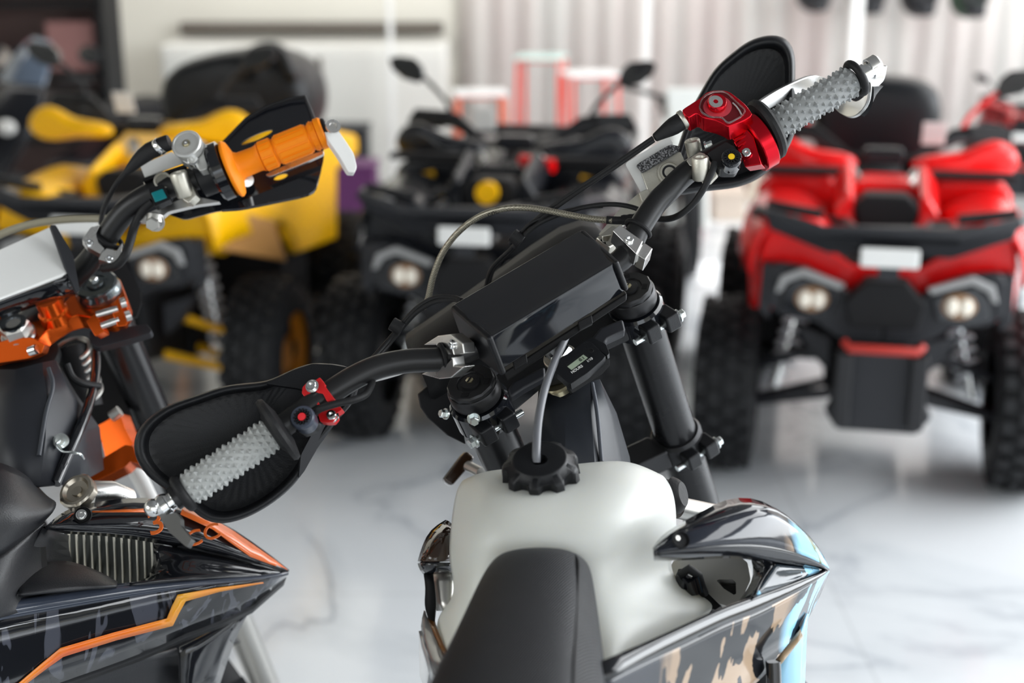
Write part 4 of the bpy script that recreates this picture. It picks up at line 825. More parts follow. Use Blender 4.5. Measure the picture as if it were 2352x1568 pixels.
# lower fairing in light blue, tan edge
bl_ = mat('light_blue_fairing', (.33, .62, .82), .12, coat=.4)
strip([[(1310, 1010), (1300, 1110), (1290, 1350), (1280, 1700)], [(1240, 1200), (1240, 1250), (1190, 1450), (1180, 1700)], [(1200, 1260), (1130, 1350), (1060, 1460), (1050, 1700)]],
      [[1.36, 1.37, 1.39, 1.42], [1.345, 1.355, 1.37, 1.40], [1.35, 1.36, 1.37, 1.40]], 'lower_fairing', bl_, shr, sub=1)
strip([[(1255, 1140), (1180, 1230), (1040, 1400)], [(1275, 1190), (1200, 1290), (1060, 1470)]], [[1.325, 1.32, 1.305], [1.32, 1.315, 1.30]], 'fairing_trim', mat('tan_trim', (.35, .25, .15), .15, coat=.3), shr, sub=1)
MB().tube([P(*B7(p)[0], 1.30) for p in ((1035, 1395), (1040, 1470), (1045, 1700))], .007, 12).done('fairing_trim', k['gloss'], shr)
# radiator side plate
rp_ = plate(rounded(B7((205, 640), (240, 580), (760, 545), (830, 600), (855, 740), (790, 880), (700, 960), (600, 930), (470, 800), (300, 830), (220, 760)), .15), (1640, 1330, 1.345), camn(20, -15), .03, [B7((580, 745), (600, 735), (710, 735), (735, 760), (738, 850), (720, 860), (640, 810))]).done('radiator', k['silver'], Bk, bev=.002)
plate(B7((570, 730), (745, 725), (745, 870), (640, 830)), (1655, 1345, 1.37), camn(20, -15), .01).done('radiator_core', k['dark'], rp_)
MB().tube([P(*B7(p)[0], dd) for p, dd in (((290, 800), 1.33), ((300, 690), 1.325), ((360, 650), 1.32), ((430, 700), 1.322), ((460, 800), 1.33), ((480, 850), 1.335))], .0045, 12).done('rubber_mount', k['rubber'], rp_)
MB().tube([P(*B7(p)[0], dd) for p, dd in (((310, 780), 1.33), ((330, 720), 1.328), ((380, 720), 1.325), ((400, 820), 1.33))], .010, 12).done('hose_elbow', k['gloss'], rp_)
plate(B7((230, 750), (500, 800), (640, 930), (600, 960), (570, 980), (300, 880)), (1590, 1355, 1.36), camn(20, -15), .02).done('dark_bracket', k['matte'], rp_)
# coolant pipe and knob beside the tank
MB().cyl(P(1556, 1165, 1.40), P(1680, 1190, 1.44), .011).done('coolant_pipe', k['silver'], Bk)
MB().lathe(P(1548, 1138, 1.385), cw((.8, .2, -.4)), [(.016, -.01), (.018, -.006), (.016, -.002), (.0185, .002), (.016, .006), (.012, .010)], 30).done('radiator_cap', k['rubber'], Bk)
# ---- left shroud seen edge on ----
def s6(name, rows, ds, m, th=.003, sub=1, par=None): return MB().grid([[P(*B6(p)[0], dd) for p, dd in zip(r, dr)] for r, dr in zip(rows, ds)]).done(name, m, par or Bk, solid=th, sub=sub)
brn = mat('smoked_brown_gloss', (.035, .018, .010), .08, coat=.5, var=.03)
ls = s6('radiator_shroud', [[(340, 68), (375, 76), (400, 120), (400, 130)], [(200, 150), (260, 150), (340, 170), (395, 200)], [(130, 300), (190, 300), (280, 320), (385, 340)], [(90, 445), (160, 440), (260, 445), (395, 440)]],
        [[1.40, 1.39, 1.38, 1.37], [1.38, 1.36, 1.35, 1.35], [1.36, 1.335, 1.33, 1.34], [1.345, 1.325, 1.325, 1.335]], brn)
s6('shroud_band', [[(90, 455), (160, 445), (260, 450), (400, 450)], [(110, 520), (170, 510), (280, 505), (420, 505)], [(145, 555), (200, 545), (300, 540), (435, 545)]], [[1.345, 1.325, 1.325, 1.335], [1.345, 1.325, 1.325, 1.335], [1.35, 1.34, 1.34, 1.345]], k['gloss'], par=ls)
s6('side_plate', [[(205, 550), (300, 548), (440, 552)], [(235, 720), (300, 720), (430, 720)], [(265, 900), (330, 900), (415, 900)]], [[1.36, 1.34, 1.35], [1.35, 1.33, 1.34], [1.34, 1.32, 1.33]], k['silver'], par=ls)
s6('inner_duct', [[(140, 555), (215, 555)], [(160, 700), (235, 720)], [(145, 800), (250, 850)], [(150, 900), (235, 1010)], [(190, 1000), (245, 1030)]], [[1.35, 1.345], [1.34, 1.335], [1.335, 1.33], [1.33, 1.32], [1.32, 1.31]], k['matte'], par=ls)
s6('inner_edge', [[(175, 985), (240, 1015)], [(250, 1150), (300, 1150)], [(325, 1320), (355, 1290)]], [[1.32, 1.31], [1.28, 1.28], [1.25, 1.25]], mat('amber_brown_gloss', (.22, .09, .02), .15, coat=.4), par=ls)
s6('outer_panel', [[(145, 900), (170, 985), (190, 1020)], [(105, 1050), (180, 1100), (250, 1160)], [(150, 1230), (230, 1270), (330, 1330)], [(235, 1500), (290, 1450), (380, 1480)]], [[1.33, 1.325, 1.32], [1.325, 1.30, 1.28], [1.28, 1.26, 1.25], [1.22, 1.21, 1.20]], mat('grey_floor_sheen', (.16, .16, .16), .12, coat=.5), par=ls)  # grey has the pale floor's reflection put into the colour
s6('outer_lower_panel', [[(100, 1085), (150, 1230), (238, 1505)], [(105, 1250), (150, 1400), (200, 1600)], [(110, 1500), (140, 1580), (180, 1700)]], [[1.325, 1.28, 1.22], [1.36, 1.32, 1.26], [1.40, 1.36, 1.30]], mat('pale_floor_sheen', (.5, .52, .54), .12, coat=.5), par=ls)  # pale tone is the white floor's grazing reflection, painted in
# indicator on the left fork
ic = plate(A7((340, 1050), (400, 1095), (520, 960), (560, 900), (500, 850), (460, 890)), (1050, 1075, 1.60), camn(10, 10), .02).done('indicator', brn, Bk, bev=.004)
MB().cyl(P(1075, 1070, 1.60), P(1105, 1085, 1.58), .006).done('indicator_stem', k['silver'], ic)
# front wheel, mudguard
up_f = (RC - LC).normalized(); mid_f = LC.lerp(RC, .5); tlen = (mid_f.z - .36)/S.z; AX = mid_f - S*tlen
def wheel_w(c, ax, R, wd, parent, rimm, name='front_wheel'):
    x, y, z = frame_of(ax); mb = MB().lathe(c, z, [(R*.84, -wd*.42), (R*.93, -wd*.5), (R*.985, -wd*.25), (R, 0), (R*.985, wd*.25), (R*.93, wd*.5), (R*.84, wd*.42)], 56, cap=False)
    for i in range(40):
        a = 2*math.pi*i/40
        for rw in (-.36, 0, .36):
            aa = a + (math.pi/40 if rw == 0 else 0); rd = x*math.cos(aa)+y*math.sin(aa); mb.box(c + rd*R*(1.0 if rw == 0 else .965) + z*rw*wd, .010, .009, .009, (z, rd.cross(z), rd))
    ty = mb.done(name, k['tyre'], parent)
    MB().lathe(c, z, [(R*.84, -wd*.4), (R*.80, -wd*.38), (R*.78, 0), (R*.80, wd*.38), (R*.84, wd*.4)], 56, cap=False).done('rim', rimm, ty)
    MB().lathe(c, z, [(.02, -.05), (.035, -.045), (.025, -.03), (.025, .03), (.035, .045), (.02, .05)], 24).done('hub', k['dark'], ty)
    for i in range(24):
        a = 2*math.pi*i/24; rd = x*math.cos(a)+y*math.sin(a); MB().cyl(c + z*(.04 if i % 2 else -.04) + rd*.03, c + rd*R*.79, .0016, None, 6).done('spoke', k['silver'], ty)
wheel_w(AX, up_f, .345, .08, Bk, k['dark'])
MB().cyl(AX - up_f*.12, AX + up_f*.12, .010).done('axle', k['silver'], Bk)
x_, y_, z_ = up_f, S.cross(up_f), S
fwd = Vector((0.15, 1, 0)); fwd = (fwd - up_f*fwd.dot(up_f)).normalized(); upv = up_f.cross(fwd); upv = upv if upv.z > 0 else -upv
MB().grid([[AX + fwd*math.sin(a)*.40 + upv*math.cos(a)*.40 + up_f*s*.055 - upv*abs(s)*.015 for s in (-1, -.5, 0, .5, 1)] for a in [math.radians(v) for v in (-55, -30, -5, 20, 45, 60)]]).done('mudguard', k['black'], Bk, solid=.003, sub=1)
# frame, engine and rear end that stand below and behind the picture's lower edge
MB().tube([P(1260, 1250, 1.45), P(1250, 1500, 1.55), Vector((.05, 1.15, .35))], .022).done('down_tube', k['chassis'], Bk)
MB().box(Vector((.06, 1.12, .50)), .09, .16, .16).done('engine', k['dark'], Bk, bev=.03)
MB().tube([Vector((.05, 1.15, .33)), Vector((.0, .60, .34))], .022).done('swingarm', k['chassis'], Bk)
wheel_w(Vector((-.03, .42, .335)), Vector((1, -.15, .21)), .32, .11, Bk, k['dark'], 'rear_wheel')
# ---------------- orange-gripped dirt bike on the left ----------------
BASE2 = P(200, 1300, 2.0); BASE2.z = 0
Bo = thing('dirt_bike', 'black dirt bike with orange grip, orange triple clamp and an orange stripe on its shroud', 'motorcycle', Matrix.Translation(BASE2))
S2 = Vector((-.126, -.43, .89)).normalized()
bar2 = tube_p([(60, 740, 1.70), (150, 655, 1.665), (205, 600, 1.648), (237, 557, 1.637), (262, 518, 1.63), (292, 482, 1.625), (330, 455, 1.62), (380, 432, 1.617), (440, 412, 1.615), (530, 386, 1.612), (640, 344, 1.612), (742, 304, 1.614)], .0135, 6, 24).done('handlebar', k['satin'], Bo)
a0, a1 = P(532, 388, 1.612), P(738, 306, 1.614); ad_ = (a1-a0).normalized(); Lg = (a1-a0).length
prof = [(.016, -.003), (.031, -.003), (.0335, -.001), (.0335, .001), (.031, .004), (.0175, .008), (.0150, .012), (.0145, .030), (.0152, .034), (.0168, .036)]
for t0, t1 in ((.036, .053), (.055, .095), (.097, Lg-.004)):
    prof += [(.0150, t0), (.0168, t0+.001), (.0168, t1-.001), (.0150, t1)]
prof += [(.0182, Lg-.004), (.0182, Lg+.002), (.0165, Lg+.004), (.0001, Lg+.004)]
gr = MB().lathe(a0, ad_, prof, 48).done('grip', k['orange'], bar2)
mb = MB(); x, y, z = frame_of(ad_)
for t0, t1 in ((.038, .051), (.058, .092), (.100, Lg-.008)):
    for i in range(14):
        an = 2*math.pi*i/14; rd = x*math.cos(an)+y*math.sin(an); mb.box(a0 + z*(t0+t1)/2 + rd*.0168, (t1-t0)/2, .0026, .0008, (z, rd.cross(z), rd))
mb.done('grip_ribs', k['orange'], gr)
MB().torus(a1 + ad_*.006, ad_, .0125, .003).done('rubber_ring', k['rubber'], bar2)
MB().lathe(a1 + ad_*.006, ad_, [(.010, 0), (.010, .006), (.0001, .006)], 20).done('bar_end', k['alu'], bar2)
lv = plate(rounded(A1((1930, 275), (1985, 248), (2015, 290), (2080, 380), (2125, 450), (2143, 530), (2130, 565), (2090, 562), (2035, 465), (1965, 365)), .2), (780, 330, 1.600), camn(18, 18), .010).done('guard_bracket', k['white'], bar2, bev=.002)
MB().lathe(P(*A1((1998, 290))[0], 1.595), camn(18, 18), [(.0085, 0), (.0085, .002), (.0045, .002), (.004, .0), (.0001, .0)], 24).done('bolt', k['alu'], lv)
# throttle housing round the bar
MB().lathe(P(512, 392, 1.613), ad_, [(.018, -.010), (.031, -.010), (.034, -.007), (.034, .004), (.030, .006), (.018, .007)], 48).done('throttle_housing', k['gloss'], bar2)
MB().lathe(P(486, 402, 1.614), ad_, [(.017, -.016), (.021, -.014), (.021, .008), (.017, .010)], 40).done('switch_collar', k['black'], bar2)
nD = camn(22, -8); oD = P(*A1((1118, 392))[0], 1.585)
dl = MB().lathe(oD, nD, [(.0165, -.010), (.0172, -.006), (.0172, .0), (.0160, .0016), (.0145, .0018), (.0140, .0004), (.0001, .0004)], 44).done('throttle_dial', mat('frosted_silver', (.62, .62, .60), .3, metal=.5), bar2)
MB().lathe(oD + Vector(nD)*.0006, nD, [(.0045, 0), (.0045, .0008), (.0001, .001)], 28).done('brass_washer', k['brass'], dl)
MB().lathe(oD + Vector(nD)*.001, nD, [(.0026, 0), (.0028, .0016), (.001, .0018), (.0001, .001)], 20).done('screw', k['chrome'], dl)
db_ = plate(rounded(A1((1060, 470), (1190, 350), (1240, 400), (1245, 540), (1200, 555), (1170, 520), (1120, 510)), .15), (440, 365, 1.590), nD, .016).done('dial_body', mat('frosted_body', (.55, .55, .53), .3, metal=.5), dl, bev=.002)
MB().lathe(P(*A1((1160, 495))[0], 1.586), nD, [(.0062, -.004), (.0062, .0015), (.004, .002), (.0001, .001)], 24).done('screw', k['chrome'], dl)
# master cylinder, label, clamp, switch
m2_ = plate(rounded(A1((855, 600), (1110, 520), (1135, 560), (1100, 660), (880, 700)), .12), (380, 418, 1.622), camn(12, 0), .02).done('master_cylinder', k['champ'], bar2, bev=.003)
plate(A1((840, 522), (1030, 440), (1112, 502), (868, 592)), (378, 378, 1.618), camn(35, -5), .0015).done('white_label', k['label'], m2_)
plate(A1((855, 600), (1110, 515), (1118, 530), (860, 618)), (378, 395, 1.610), camn(12, 0), .02).done('reservoir_gasket', k['matte'], m2_)
MB().lathe(P(*A1((975, 612))[0], 1.606), camn(12, 0), [(.0100, 0), (.0100, .001), (.008, .0012), (.0078, .0), (.0001, .0)], 28).done('sight_glass', k['champ'], m2_)
cb = plate(rounded(A1((1015, 600), (1090, 560), (1135, 600), (1180, 700), (1130, 750), (1060, 700)), .15), (415, 430, 1.602), camn(15, -10), .014).done('perch_clamp', k['champ'], bar2, bev=.003)
MB().lathe(P(*A1((1085, 615))[0], 1.597), cw((-.25, .9, -.35)), [(.0095, -.018), (.0100, -.016), (.0100, .008), (.0085, .0105), (.005, .0105), (.0045, .008), (.0001, .008)], 32).done('clamp_barrel', k['champ'], cb)
sw = plate(rounded(A1((888, 662), (978, 632), (1022, 725), (928, 768)), .08), (365, 448, 1.594), camn(15, 0), .014).done('switch', k['black'], bar2, bev=.002)
plate(A1((905, 685), (975, 660), (1002, 715), (930, 742)), (364, 448, 1.5925), camn(15, 0), .004).done('switch_button', k['teal'], sw, bev=.001)
ar = plate(rounded(A1((1140, 700), (1330, 740), (1180, 760), (1010, 800), (940, 860), (830, 860), (840, 835), (900, 800), (1000, 760)), .15), (400, 480, 1.615), camn(12, 0), .009).done('brake_lever', k['alu'], m2_, bev=.002)
hexbolt('bolt', P(*A1((928, 862))[0], 1.610), camn(-25, -10), .0085, .009, k['silver'], ar)
MB().cyl(P(*A1((935, 820))[0], 1.612), P(*A1((928, 862))[0], 1.611), .0100).done('bolt_boss', k['silver'], ar)
# left silver clamp on the bar
c2 = plate(rounded(A1((492, 965), (545, 892), (600, 880), (575, 930), (590, 985), (625, 1020), (602, 1052), (525, 1010)), .12), (212, 545, 1.615), camn(15, 15), .016).done('bar_clamp', k['alu'], bar2, bev=.0015)
plate(rounded(A1((612, 1045), (640, 1020), (700, 1035), (735, 985), (728, 1050), (690, 1115), (590, 1085)), .12), (250, 585, 1.612), camn(15, 15), .016).done('clamp_half', k['alu'], c2, bev=.0015)
hexbolt('bolt', P(*A1((535, 985))[0], 1.612), camn(15, 15), .0036, .002, k['chrome'], c2, True); hexbolt('bolt', P(*A1((655, 1083))[0], 1.609), camn(15, 15), .0036, .002, k['chrome'], c2, True)
MB().torus(P(250, 548, 1.633), P(262, 518, 1.63)-P(237, 557, 1.637), .0165, .0028).done('clamp_liner', k['matte'], c2)
# hand guard with slots
go = rounded(A1((1335, 390), (1400, 320), (1480, 240), (1600, 170), (1740, 120), (1835, 105), (1860, 180), (1890, 260), (1940, 380), (1945, 480), (1890, 690), (1700, 735), (1450, 780), (1290, 800), (1110, 850), (1000, 812), (1050, 700), (1200, 520)), .2)
gs = A1(*[(1440 + 100 + 100*math.cos(a)*.95 - 10*math.sin(a), 353 - 42*math.cos(a) - 14*math.sin(a)) for a in [2*math.pi*i/20 for i in range(20)]])
gs2 = A1(*[(1685 + 42*math.cos(a), 590 - 12*math.cos(a) + 16*math.sin(a)) for a in [2*math.pi*i/16 for i in range(16)]])
gd_ = plate(go, (560, 340, 1.68), camn(4, 6), .004, [gs, gs2]).done('handguard', k['gloss'], Bo, bev=.0012)
MB().tube([P(*A1(p)[0], 1.676) for p in ((1335, 392), (1480, 242), (1600, 172), (1740, 122), (1830, 110), (1862, 185), (1890, 262))], .0022, 8).done('guard_rim', k['black'], gd_)
plate(rounded(A1((1300, 790), (1890, 560), (1935, 520), (1890, 690), (1450, 780))), (600, 440, 1.66), camn(40, 6), .004).done('lower_fold', k['gloss'], gd_, bev=.001)
plate(rounded(A1((1590, 575), (1780, 490), (1940, 430), (1945, 455), (1800, 520), (1620, 592))), (680, 375, 1.645), camn(10, 0), .006).done('guard_backbone', k['alu'], bar2, bev=.001)
MB().lathe(P(*A1((1480, 610))[0], 1.64), camn(0, 20), [(.008, -.01), (.008, .002), (.0001, .003)], 20).done('spacer', k['alu'], bar2)
# cables, boot
cdr = P(*A1((760, 550))[0], 1.60) - P(*A1((925, 405))[0], 1.59)
MB().lathe(P(*A1((960, 405))[0], 1.590), P(*A1((925, 415))[0], 1.59)-P(*A1((1040, 372))[0], 1.588), [(.0085, -.012), (.0092, -.010), (.0092, .002)], 28).done('ferrule_sleeve', k['rubber'], bar2)
MB().lathe(P(*A1((955, 412))[0], 1.590), cdr, [(.0098, -.004), (.0100, -.003), (.0100, .001), (.0096, .002)], 28).done('ferrule', k['chrome'], bar2)
bp_ = [P(*A1(p)[0], 1.592) for p in ((945, 415), (900, 435), (860, 465), (820, 500), (780, 540), (755, 565))]
MB().tube(bp_, [.0098, .0096, .0088, .0072, .0052, .0035], 20).done('cable_boot', k['rubber'], bar2)
tube_p([(*A1(p)[0], d) for p, d in (((760, 560), 1.593), ((700, 630), 1.60), ((655, 710), 1.62), ((620, 790), 1.65), ((605, 870), 1.68))], .0030, 6, 10).done('throttle_cable', k['rubber'], Bo)
tube_p([(*A1(p)[0], d) for p, d in (((915, 740), 1.61), ((860, 790), 1.612), ((810, 880), 1.615), ((780, 980), 1.61), ((750, 1060), 1.605), ((700, 1120), 1.61), ((620, 1140), 1.63))], .0050, 6, 12).done('switch_cable', k['rubber'], Bo)
tube_p([(*A1(p)[0], d) for p, d in (((-60, 965), 1.70), ((60, 912), 1.70), ((200, 872), 1.70), ((360, 850), 1.70), ((500, 843), 1.70), ((660, 842), 1.69))], .0046, 6, 14).done('brake_hose', mat('beige_hose', (.36, .33, .24), .45), Bo)
# white-topped bar pad
nW = camn(42, 10)
wp = plate(A1((-160, 1090), (300, 885), (412, 1165), (-160, 1385)), (90, 610, 1.60), nW, .006).done('bar_pad', k['white'], bar2, bev=.003)
MB().grid([[P(*A1(p)[0], 1.600+dd) for p, dd in (((-160, 1388), 0), ((0, 1325), 0), ((200, 1248), .0), ((410, 1170), 0))], [P(*A1(p)[0], 1.61+dd) for p, dd in (((-160, 1450), .0), ((0, 1390), .0), ((200, 1325), .0), ((450, 1255), 0))],
           [P(*A1(p)[0], 1.64) for p in ((-160, 1500), (0, 1440), (200, 1360), (465, 1290))]]).done('pad_front', k['gloss'], wp, solid=.003, sub=1)
plate(rounded(A1((300, 880), (335, 880), (440, 1060), (478, 1270), (460, 1285), (405, 1165)), .1), (150, 590, 1.605), camn(25, 30), .005).done('pad_end', k['chassis'], wp, bev=.001)
# number board behind
plate(rounded(A2((600, -150), (850, -60), (905, 20), (1015, 215), (1018, 300), (985, 400), (940, 420), (860, 300), (700, 60)), .1), (280, 650, 1.80), camn(10, 10), .004).done('front_number_board', k['matte'], Bo)
# orange triple clamp
cF = P(*A2((700, 190))[0], 1.70)
def sp2(pts, off): return on_plane(pts, cF + S2*off, S2)
tc2 = MB().prism(sp2(rounded(A2((-200, 560), (60, 440), (240, 400), (330, 310), (480, 270), (620, 130), (800, 95), (860, 120), (890, 200), (920, 280), (880, 380), (800, 420), (720, 420), (640, 400), (560, 385), (470, 410), (330, 500), (285, 560), (100, 620), (-200, 700)), .2), -.010), -S2*.022).done('triple_clamp', k['orano'], Bo, bev=.002)
plate(rounded(A2((620, 430), (690, 365), (752, 505), (685, 540)), .08), (218, 745, 1.655), camn(15, -10), .014).done('pinch_lug', k['orano'], tc2, bev=.001)
plate(rounded(A2((800, 350), (850, 250), (900, 300), (945, 400), (905, 462), (850, 470)), .1), (280, 715, 1.655), camn(15, 10), .014).done('pinch_lug', k['orano'], tc2, bev=.001)
for (x0, y0, x1, y1, hx, hy) in ((695, 385, 850, 340, 885, 300), (730, 465, 860, 420, 922, 392)):
    MB().cyl(P(*A2((x0, y0))[0], 1.652), P(*A2((x1, y1))[0], 1.655), .0040).done('pinch_bolt', k['alu'], tc2)
    MB().cyl(P(*A2((hx-18, hy+6))[0], 1.648), P(*A2((hx+20, hy-6))[0], 1.65), .0062).done('bolt_head', k['alu'], tc2)
MB().lathe(P(*A2((385, 370))[0], 1.668), S2, [(.0175, -.01), (.0175, .002), (.0150, .004), (.0150, .022)], 36).done('bar_riser', k['orano'], tc2)
sn = P(*A2((130, 520))[0], 1.655)
MB().lathe(sn, S2, [(.0200, -.004), (.0200, .000), (.0185, .001)], 36).done('stem_washer', k['alu'], tc2)
MB().lathe(sn, S2, [(.0180, 0), (.0180, .013), (.0160, .016), (.0001, .016)], 6).done('stem_nut', k['silver'], tc2, ang=20)
MB().lathe(sn + S2*.016, S2, [(.0150, -.002), (.0150, .0012), (.0095, .0014), (.0080, -.0005), (.0001, -.0008)], 32).done('nut_recess', mat('dark_smoky_metal', (.10, .11, .12), .2, metal=.9), tc2)
plate(rounded(A2((-200, 640), (60, 560), (230, 545), (320, 600), (300, 660), (200, 700), (-200, 760)), .1), (60, 800, 1.640), camn(5, 0), .02).done('clamp_front', k['orano'], tc2, bev=.002)
MB().cyl(P(*A2((215, 648))[0], 1.636), P(*A2((262, 632))[0], 1.634), .0058).done('bolt_head', k['chrome'], tc2)
MB().lathe(P(*A2((180, 690))[0], 1.68), S2, [(.038, -.014), (.040, -.010), (.040, 0), (.034, .004)], 40).done('bearing_seal', k['rubber'], Bo)
# fork
ft = MB().cyl(cF - S2*.02, cF - S2*.40, .0255, None, 40).done('fork_tube', mat('fork_gloss_black', (.009, .009, .010), .26, spec=.35), Bo)
MB().cyl(cF - S2*.38, cF - S2*.86, .022, None, 32).done('fork_leg', k['silver'], ft)
MB().lathe(cF, S2, [(.0265, -.012), (.0275, -.008), (.0275, -.002), (.0255, .002), (.0255, .005), (.0235, .007), (.0155, .007), (.0150, .005), (.0110, .005), (.0100, .009), (.006, .010), (.0001, .010)], 44).done('fork_cap', mat('smoky_cap', (.16, .18, .19), .15, metal=.9), ft)
hexbolt('adjuster', cF + S2*.009, S2, .005, .006, k['chrome'], ft)
plate(rounded(A2((640, 500), (900, 470), (1055, 450), (1092, 495), (1080, 515), (940, 560), (700, 620), (650, 590)), .1), (270, 765, 1.68), camn(30, 0), .012).done('fork_strap', k['chassis'], ft, bev=.002)
u2 = (P(222, 660, 1.70) - P(41, 766, 1.66)).normalized(); u2 = (u2 - S2*u2.dot(S2)).normalized(); cL2 = cF - u2*.20
MB().cyl(cL2 - S2*.02, cL2 - S2*.86, .0245, None, 32).done('fork_tube', k['gloss'], Bo)
lo2 = cF - S2*.245
lc2 = MB().lathe(lo2, S2, [(.029, -.020), (.032, -.016), (.032, .016), (.029, .020)], 40).done('lower_clamp', k['orano'], Bo)
plate(rounded(A2((640, 1510), (700, 1440), (900, 1320), (960, 1330), (1005, 1460), (940, 1440), (900, 1480), (650, 1600)), .1), (260, 1060, 1.69), camn(20, 0), .03).done('clamp_arm', k['orano'], lc2, bev=.003)
plate(rounded(A2((685, 1190), (760, 1150), (860, 1085), (900, 1200), (960, 1320), (760, 1420), (730, 1290)), .1), (250, 1005, 1.73), camn(10, -10), .03).done('clamp_web', k['orano'], lc2, bev=.003)
MB().cyl(P(*A2((800, 1120))[0], 1.715), P(*A2((862, 1075))[0], 1.715), .007).done('pinch_bolt', k['silver'], lc2)
# frame and head tube
frm = mat('frame_dark_grey', (.022, .024, .030), .42, spec=.35)
MB().grid([[P(*A2(p)[0], d) for p, d in (((-100, 790), 1.62), ((120, 790), 1.60), ((300, 740), 1.60), ((385, 720), 1.62), ((400, 740), 1.68))],
           [P(*A2(p)[0], d) for p, d in (((-100, 1050), 1.58), ((120, 1050), 1.56), ((330, 1000), 1.565), ((480, 950), 1.60), ((530, 960), 1.66))],
           [P(*A2(p)[0], d) for p, d in (((-100, 1300), 1.55), ((120, 1300), 1.53), ((320, 1280), 1.54), ((560, 1230), 1.59), ((700, 1200), 1.66))],
           [P(*A2(p)[0], d) for p, d in (((-100, 1620), 1.52), ((120, 1620), 1.50), ((280, 1620), 1.51), ((560, 1600), 1.57), ((730, 1500), 1.66))]]).done('frame', frm, Bo, solid=.006)
tube_p([(*A2((350, 770))[0], 1.592), (*A2((380, 900))[0], 1.575), (*A2((330, 1100))[0], 1.552), (*A2((280, 1400))[0], 1.523)], .0024, 6).done('weld_seam', mat('weld_grey', (.045, .05, .06), .5), Bo)
plate(A2((400, 540), (700, 560), (760, 700), (980, 1200), (900, 1330), (700, 1300), (560, 1000), (430, 760)), (190, 860, 1.80), camn(5, 0), .01).done('dark_filler', k['matte'], Bo)  # dark filler plate added in place of the black clutter behind the frame
tube_p([(*A2(p)[0], d) for p, d in (((690, 650), 1.70), ((690, 760), 1.68), ((672, 900), 1.65), ((630, 1060), 1.61), ((560, 1240), 1.575), ((470, 1440), 1.55), ((400, 1600), 1.53))], .0058, 6, 16).done('clutch_hose', k['gloss'], Bo)
tube_p([(*A2(p)[0], d) for p, d in (((480, 740), 1.63), ((520, 830), 1.63), ((600, 880), 1.635), ((720, 900), 1.65))], .0042, 6, 10).done('wiring_loom', k['rubber'], Bo)
wl = tube_p([(*A2(p)[0], d) for p, d in (((435, 1290), 1.545), ((405, 1320), 1.54), ((450, 1370), 1.535), ((520, 1375), 1.53), ((580, 1390), 1.535), ((602, 1420), 1.55))], .0016, 5, 10).done('wire_clip', k['zinc'], Bo)
MB().lathe(P(*A2((438, 1292))[0], 1.548), camn(10, 0), [(.0085, -.002), (.0085, .0005), (.005, .001), (.005, .004), (.0001, .0045)], 24).done('clip_bolt', k['zinc'], wl)
cg = MB().tube([P(*A2(p)[0], 1.72) for p in ((500, 620), (560, 800), (600, 950), (620, 1050))], .020, 20).done('spring_boot', k['matte'], Bo)
for i in range(7): MB().torus(P(*A2((520+14*i, 640+50*i))[0], 1.72), S2, .021, .003, 24, 8).done('boot_rib', k['silver'], cg)
# radiator cap and neck
rc_ = P(*A3((525, 225))[0], 1.50); nR2 = camn(35, -15)
rcp = MB().lathe(rc_, nR2, [(.018, -.012), (.0195, -.010), (.0195, -.002), (.0180, .0), (.0150, .0005), (.0120, -.003), (.0060, -.004), (.0055, -.002), (.0001, -.002)], 36, mod=lambda a, h: 1 + (.05 if math.cos(5*a) > .6 and h < 0 and h > -.011 else 0)).done('radiator_cap', mat('satin_nickel', (.55, .50, .42), .3, metal=1.0), Bo)
MB().tube([P(*A3(p)[0], d) for p, d in (((640, 250), 1.53), ((760, 250), 1.54), ((880, 300), 1.56))], .014, 20).done('coolant_neck', k['alu'], Bo)
MB().tube([P(*A3(p)[0], d) for p, d in (((900, 20), 1.80), ((1000, 200), 1.78), ((1060, 330), 1.76))], .010, 16).done('down_tube', k['white'], Bo)
# ---- bodywork ----
def s3(name, rows, ds, m, th=.003, sub=1, par=None):
    R = []
    for r, dr in zip(rows, ds):
        R.append([P(*A3(p)[0], dd) for p, dd in zip(r, dr)])
    return MB().grid(R).done(name, m, par or Bo, solid=th, sub=sub)
XS = [-200, 0, 350, 700, 1000, 1300, 1600, 1850, 2000]
dpt = lambda v: [1.36+v, 1.385+v, 1.43+v, 1.465+v, 1.495+v, 1.525+v, 1.56+v, 1.59+v, 1.61+v]
tkm = mat('matte_black_tank', (.014, .015, .018), .4, bump=.15, bscale=600)
s3('tank_cover', [[(-300, -40), (-100, 20), (60, 60), (180, 130), (260, 210)], [(-300, 250), (-100, 270), (80, 280), (240, 290), (340, 300)], [(-300, 500), (-100, 480), (100, 440), (260, 400), (420, 320), ], [(-300, 800), (-100, 740), (60, 640), (200, 540), (300, 440)]],
   [[1.45, 1.45, 1.46, 1.49, 1.55], [1.38, 1.39, 1.41, 1.45, 1.50], [1.36, 1.375, 1.395, 1.43, 1.47], [1.36, 1.375, 1.40, 1.43, 1.455]], tkm, sub=2)
s3('tank_cover', [[(-300, 800), (-100, 740), (60, 640), (200, 540), (310, 450)], [(-300, 940), (-100, 900), (30, 850), (140, 740), (300, 500)], [(-300, 1080), (-100, 1030), (20, 1000), (130, 960), (320, 760)], [(-300, 1180), (-100, 1130), (10, 1110), (140, 1080), (340, 1000)]],
   [[1.36, 1.375, 1.40, 1.43, 1.455], [1.345, 1.36, 1.38, 1.42, 1.47], [1.34, 1.355, 1.375, 1.41, 1.48], [1.34, 1.36, 1.38, 1.40, 1.44]], tkm, sub=2)
ub = [(335, 478), (420, 395), (545, 338), (760, 305), (920, 284), (1090, 290), (1300, 350), (1500, 430), (1750, 590), (2006, 788)]
um = [(333, 480), (440, 440), (570, 425), (760, 415), (920, 410), (1100, 415), (1300, 450), (1500, 530), (1750, 655), (2006, 790)]
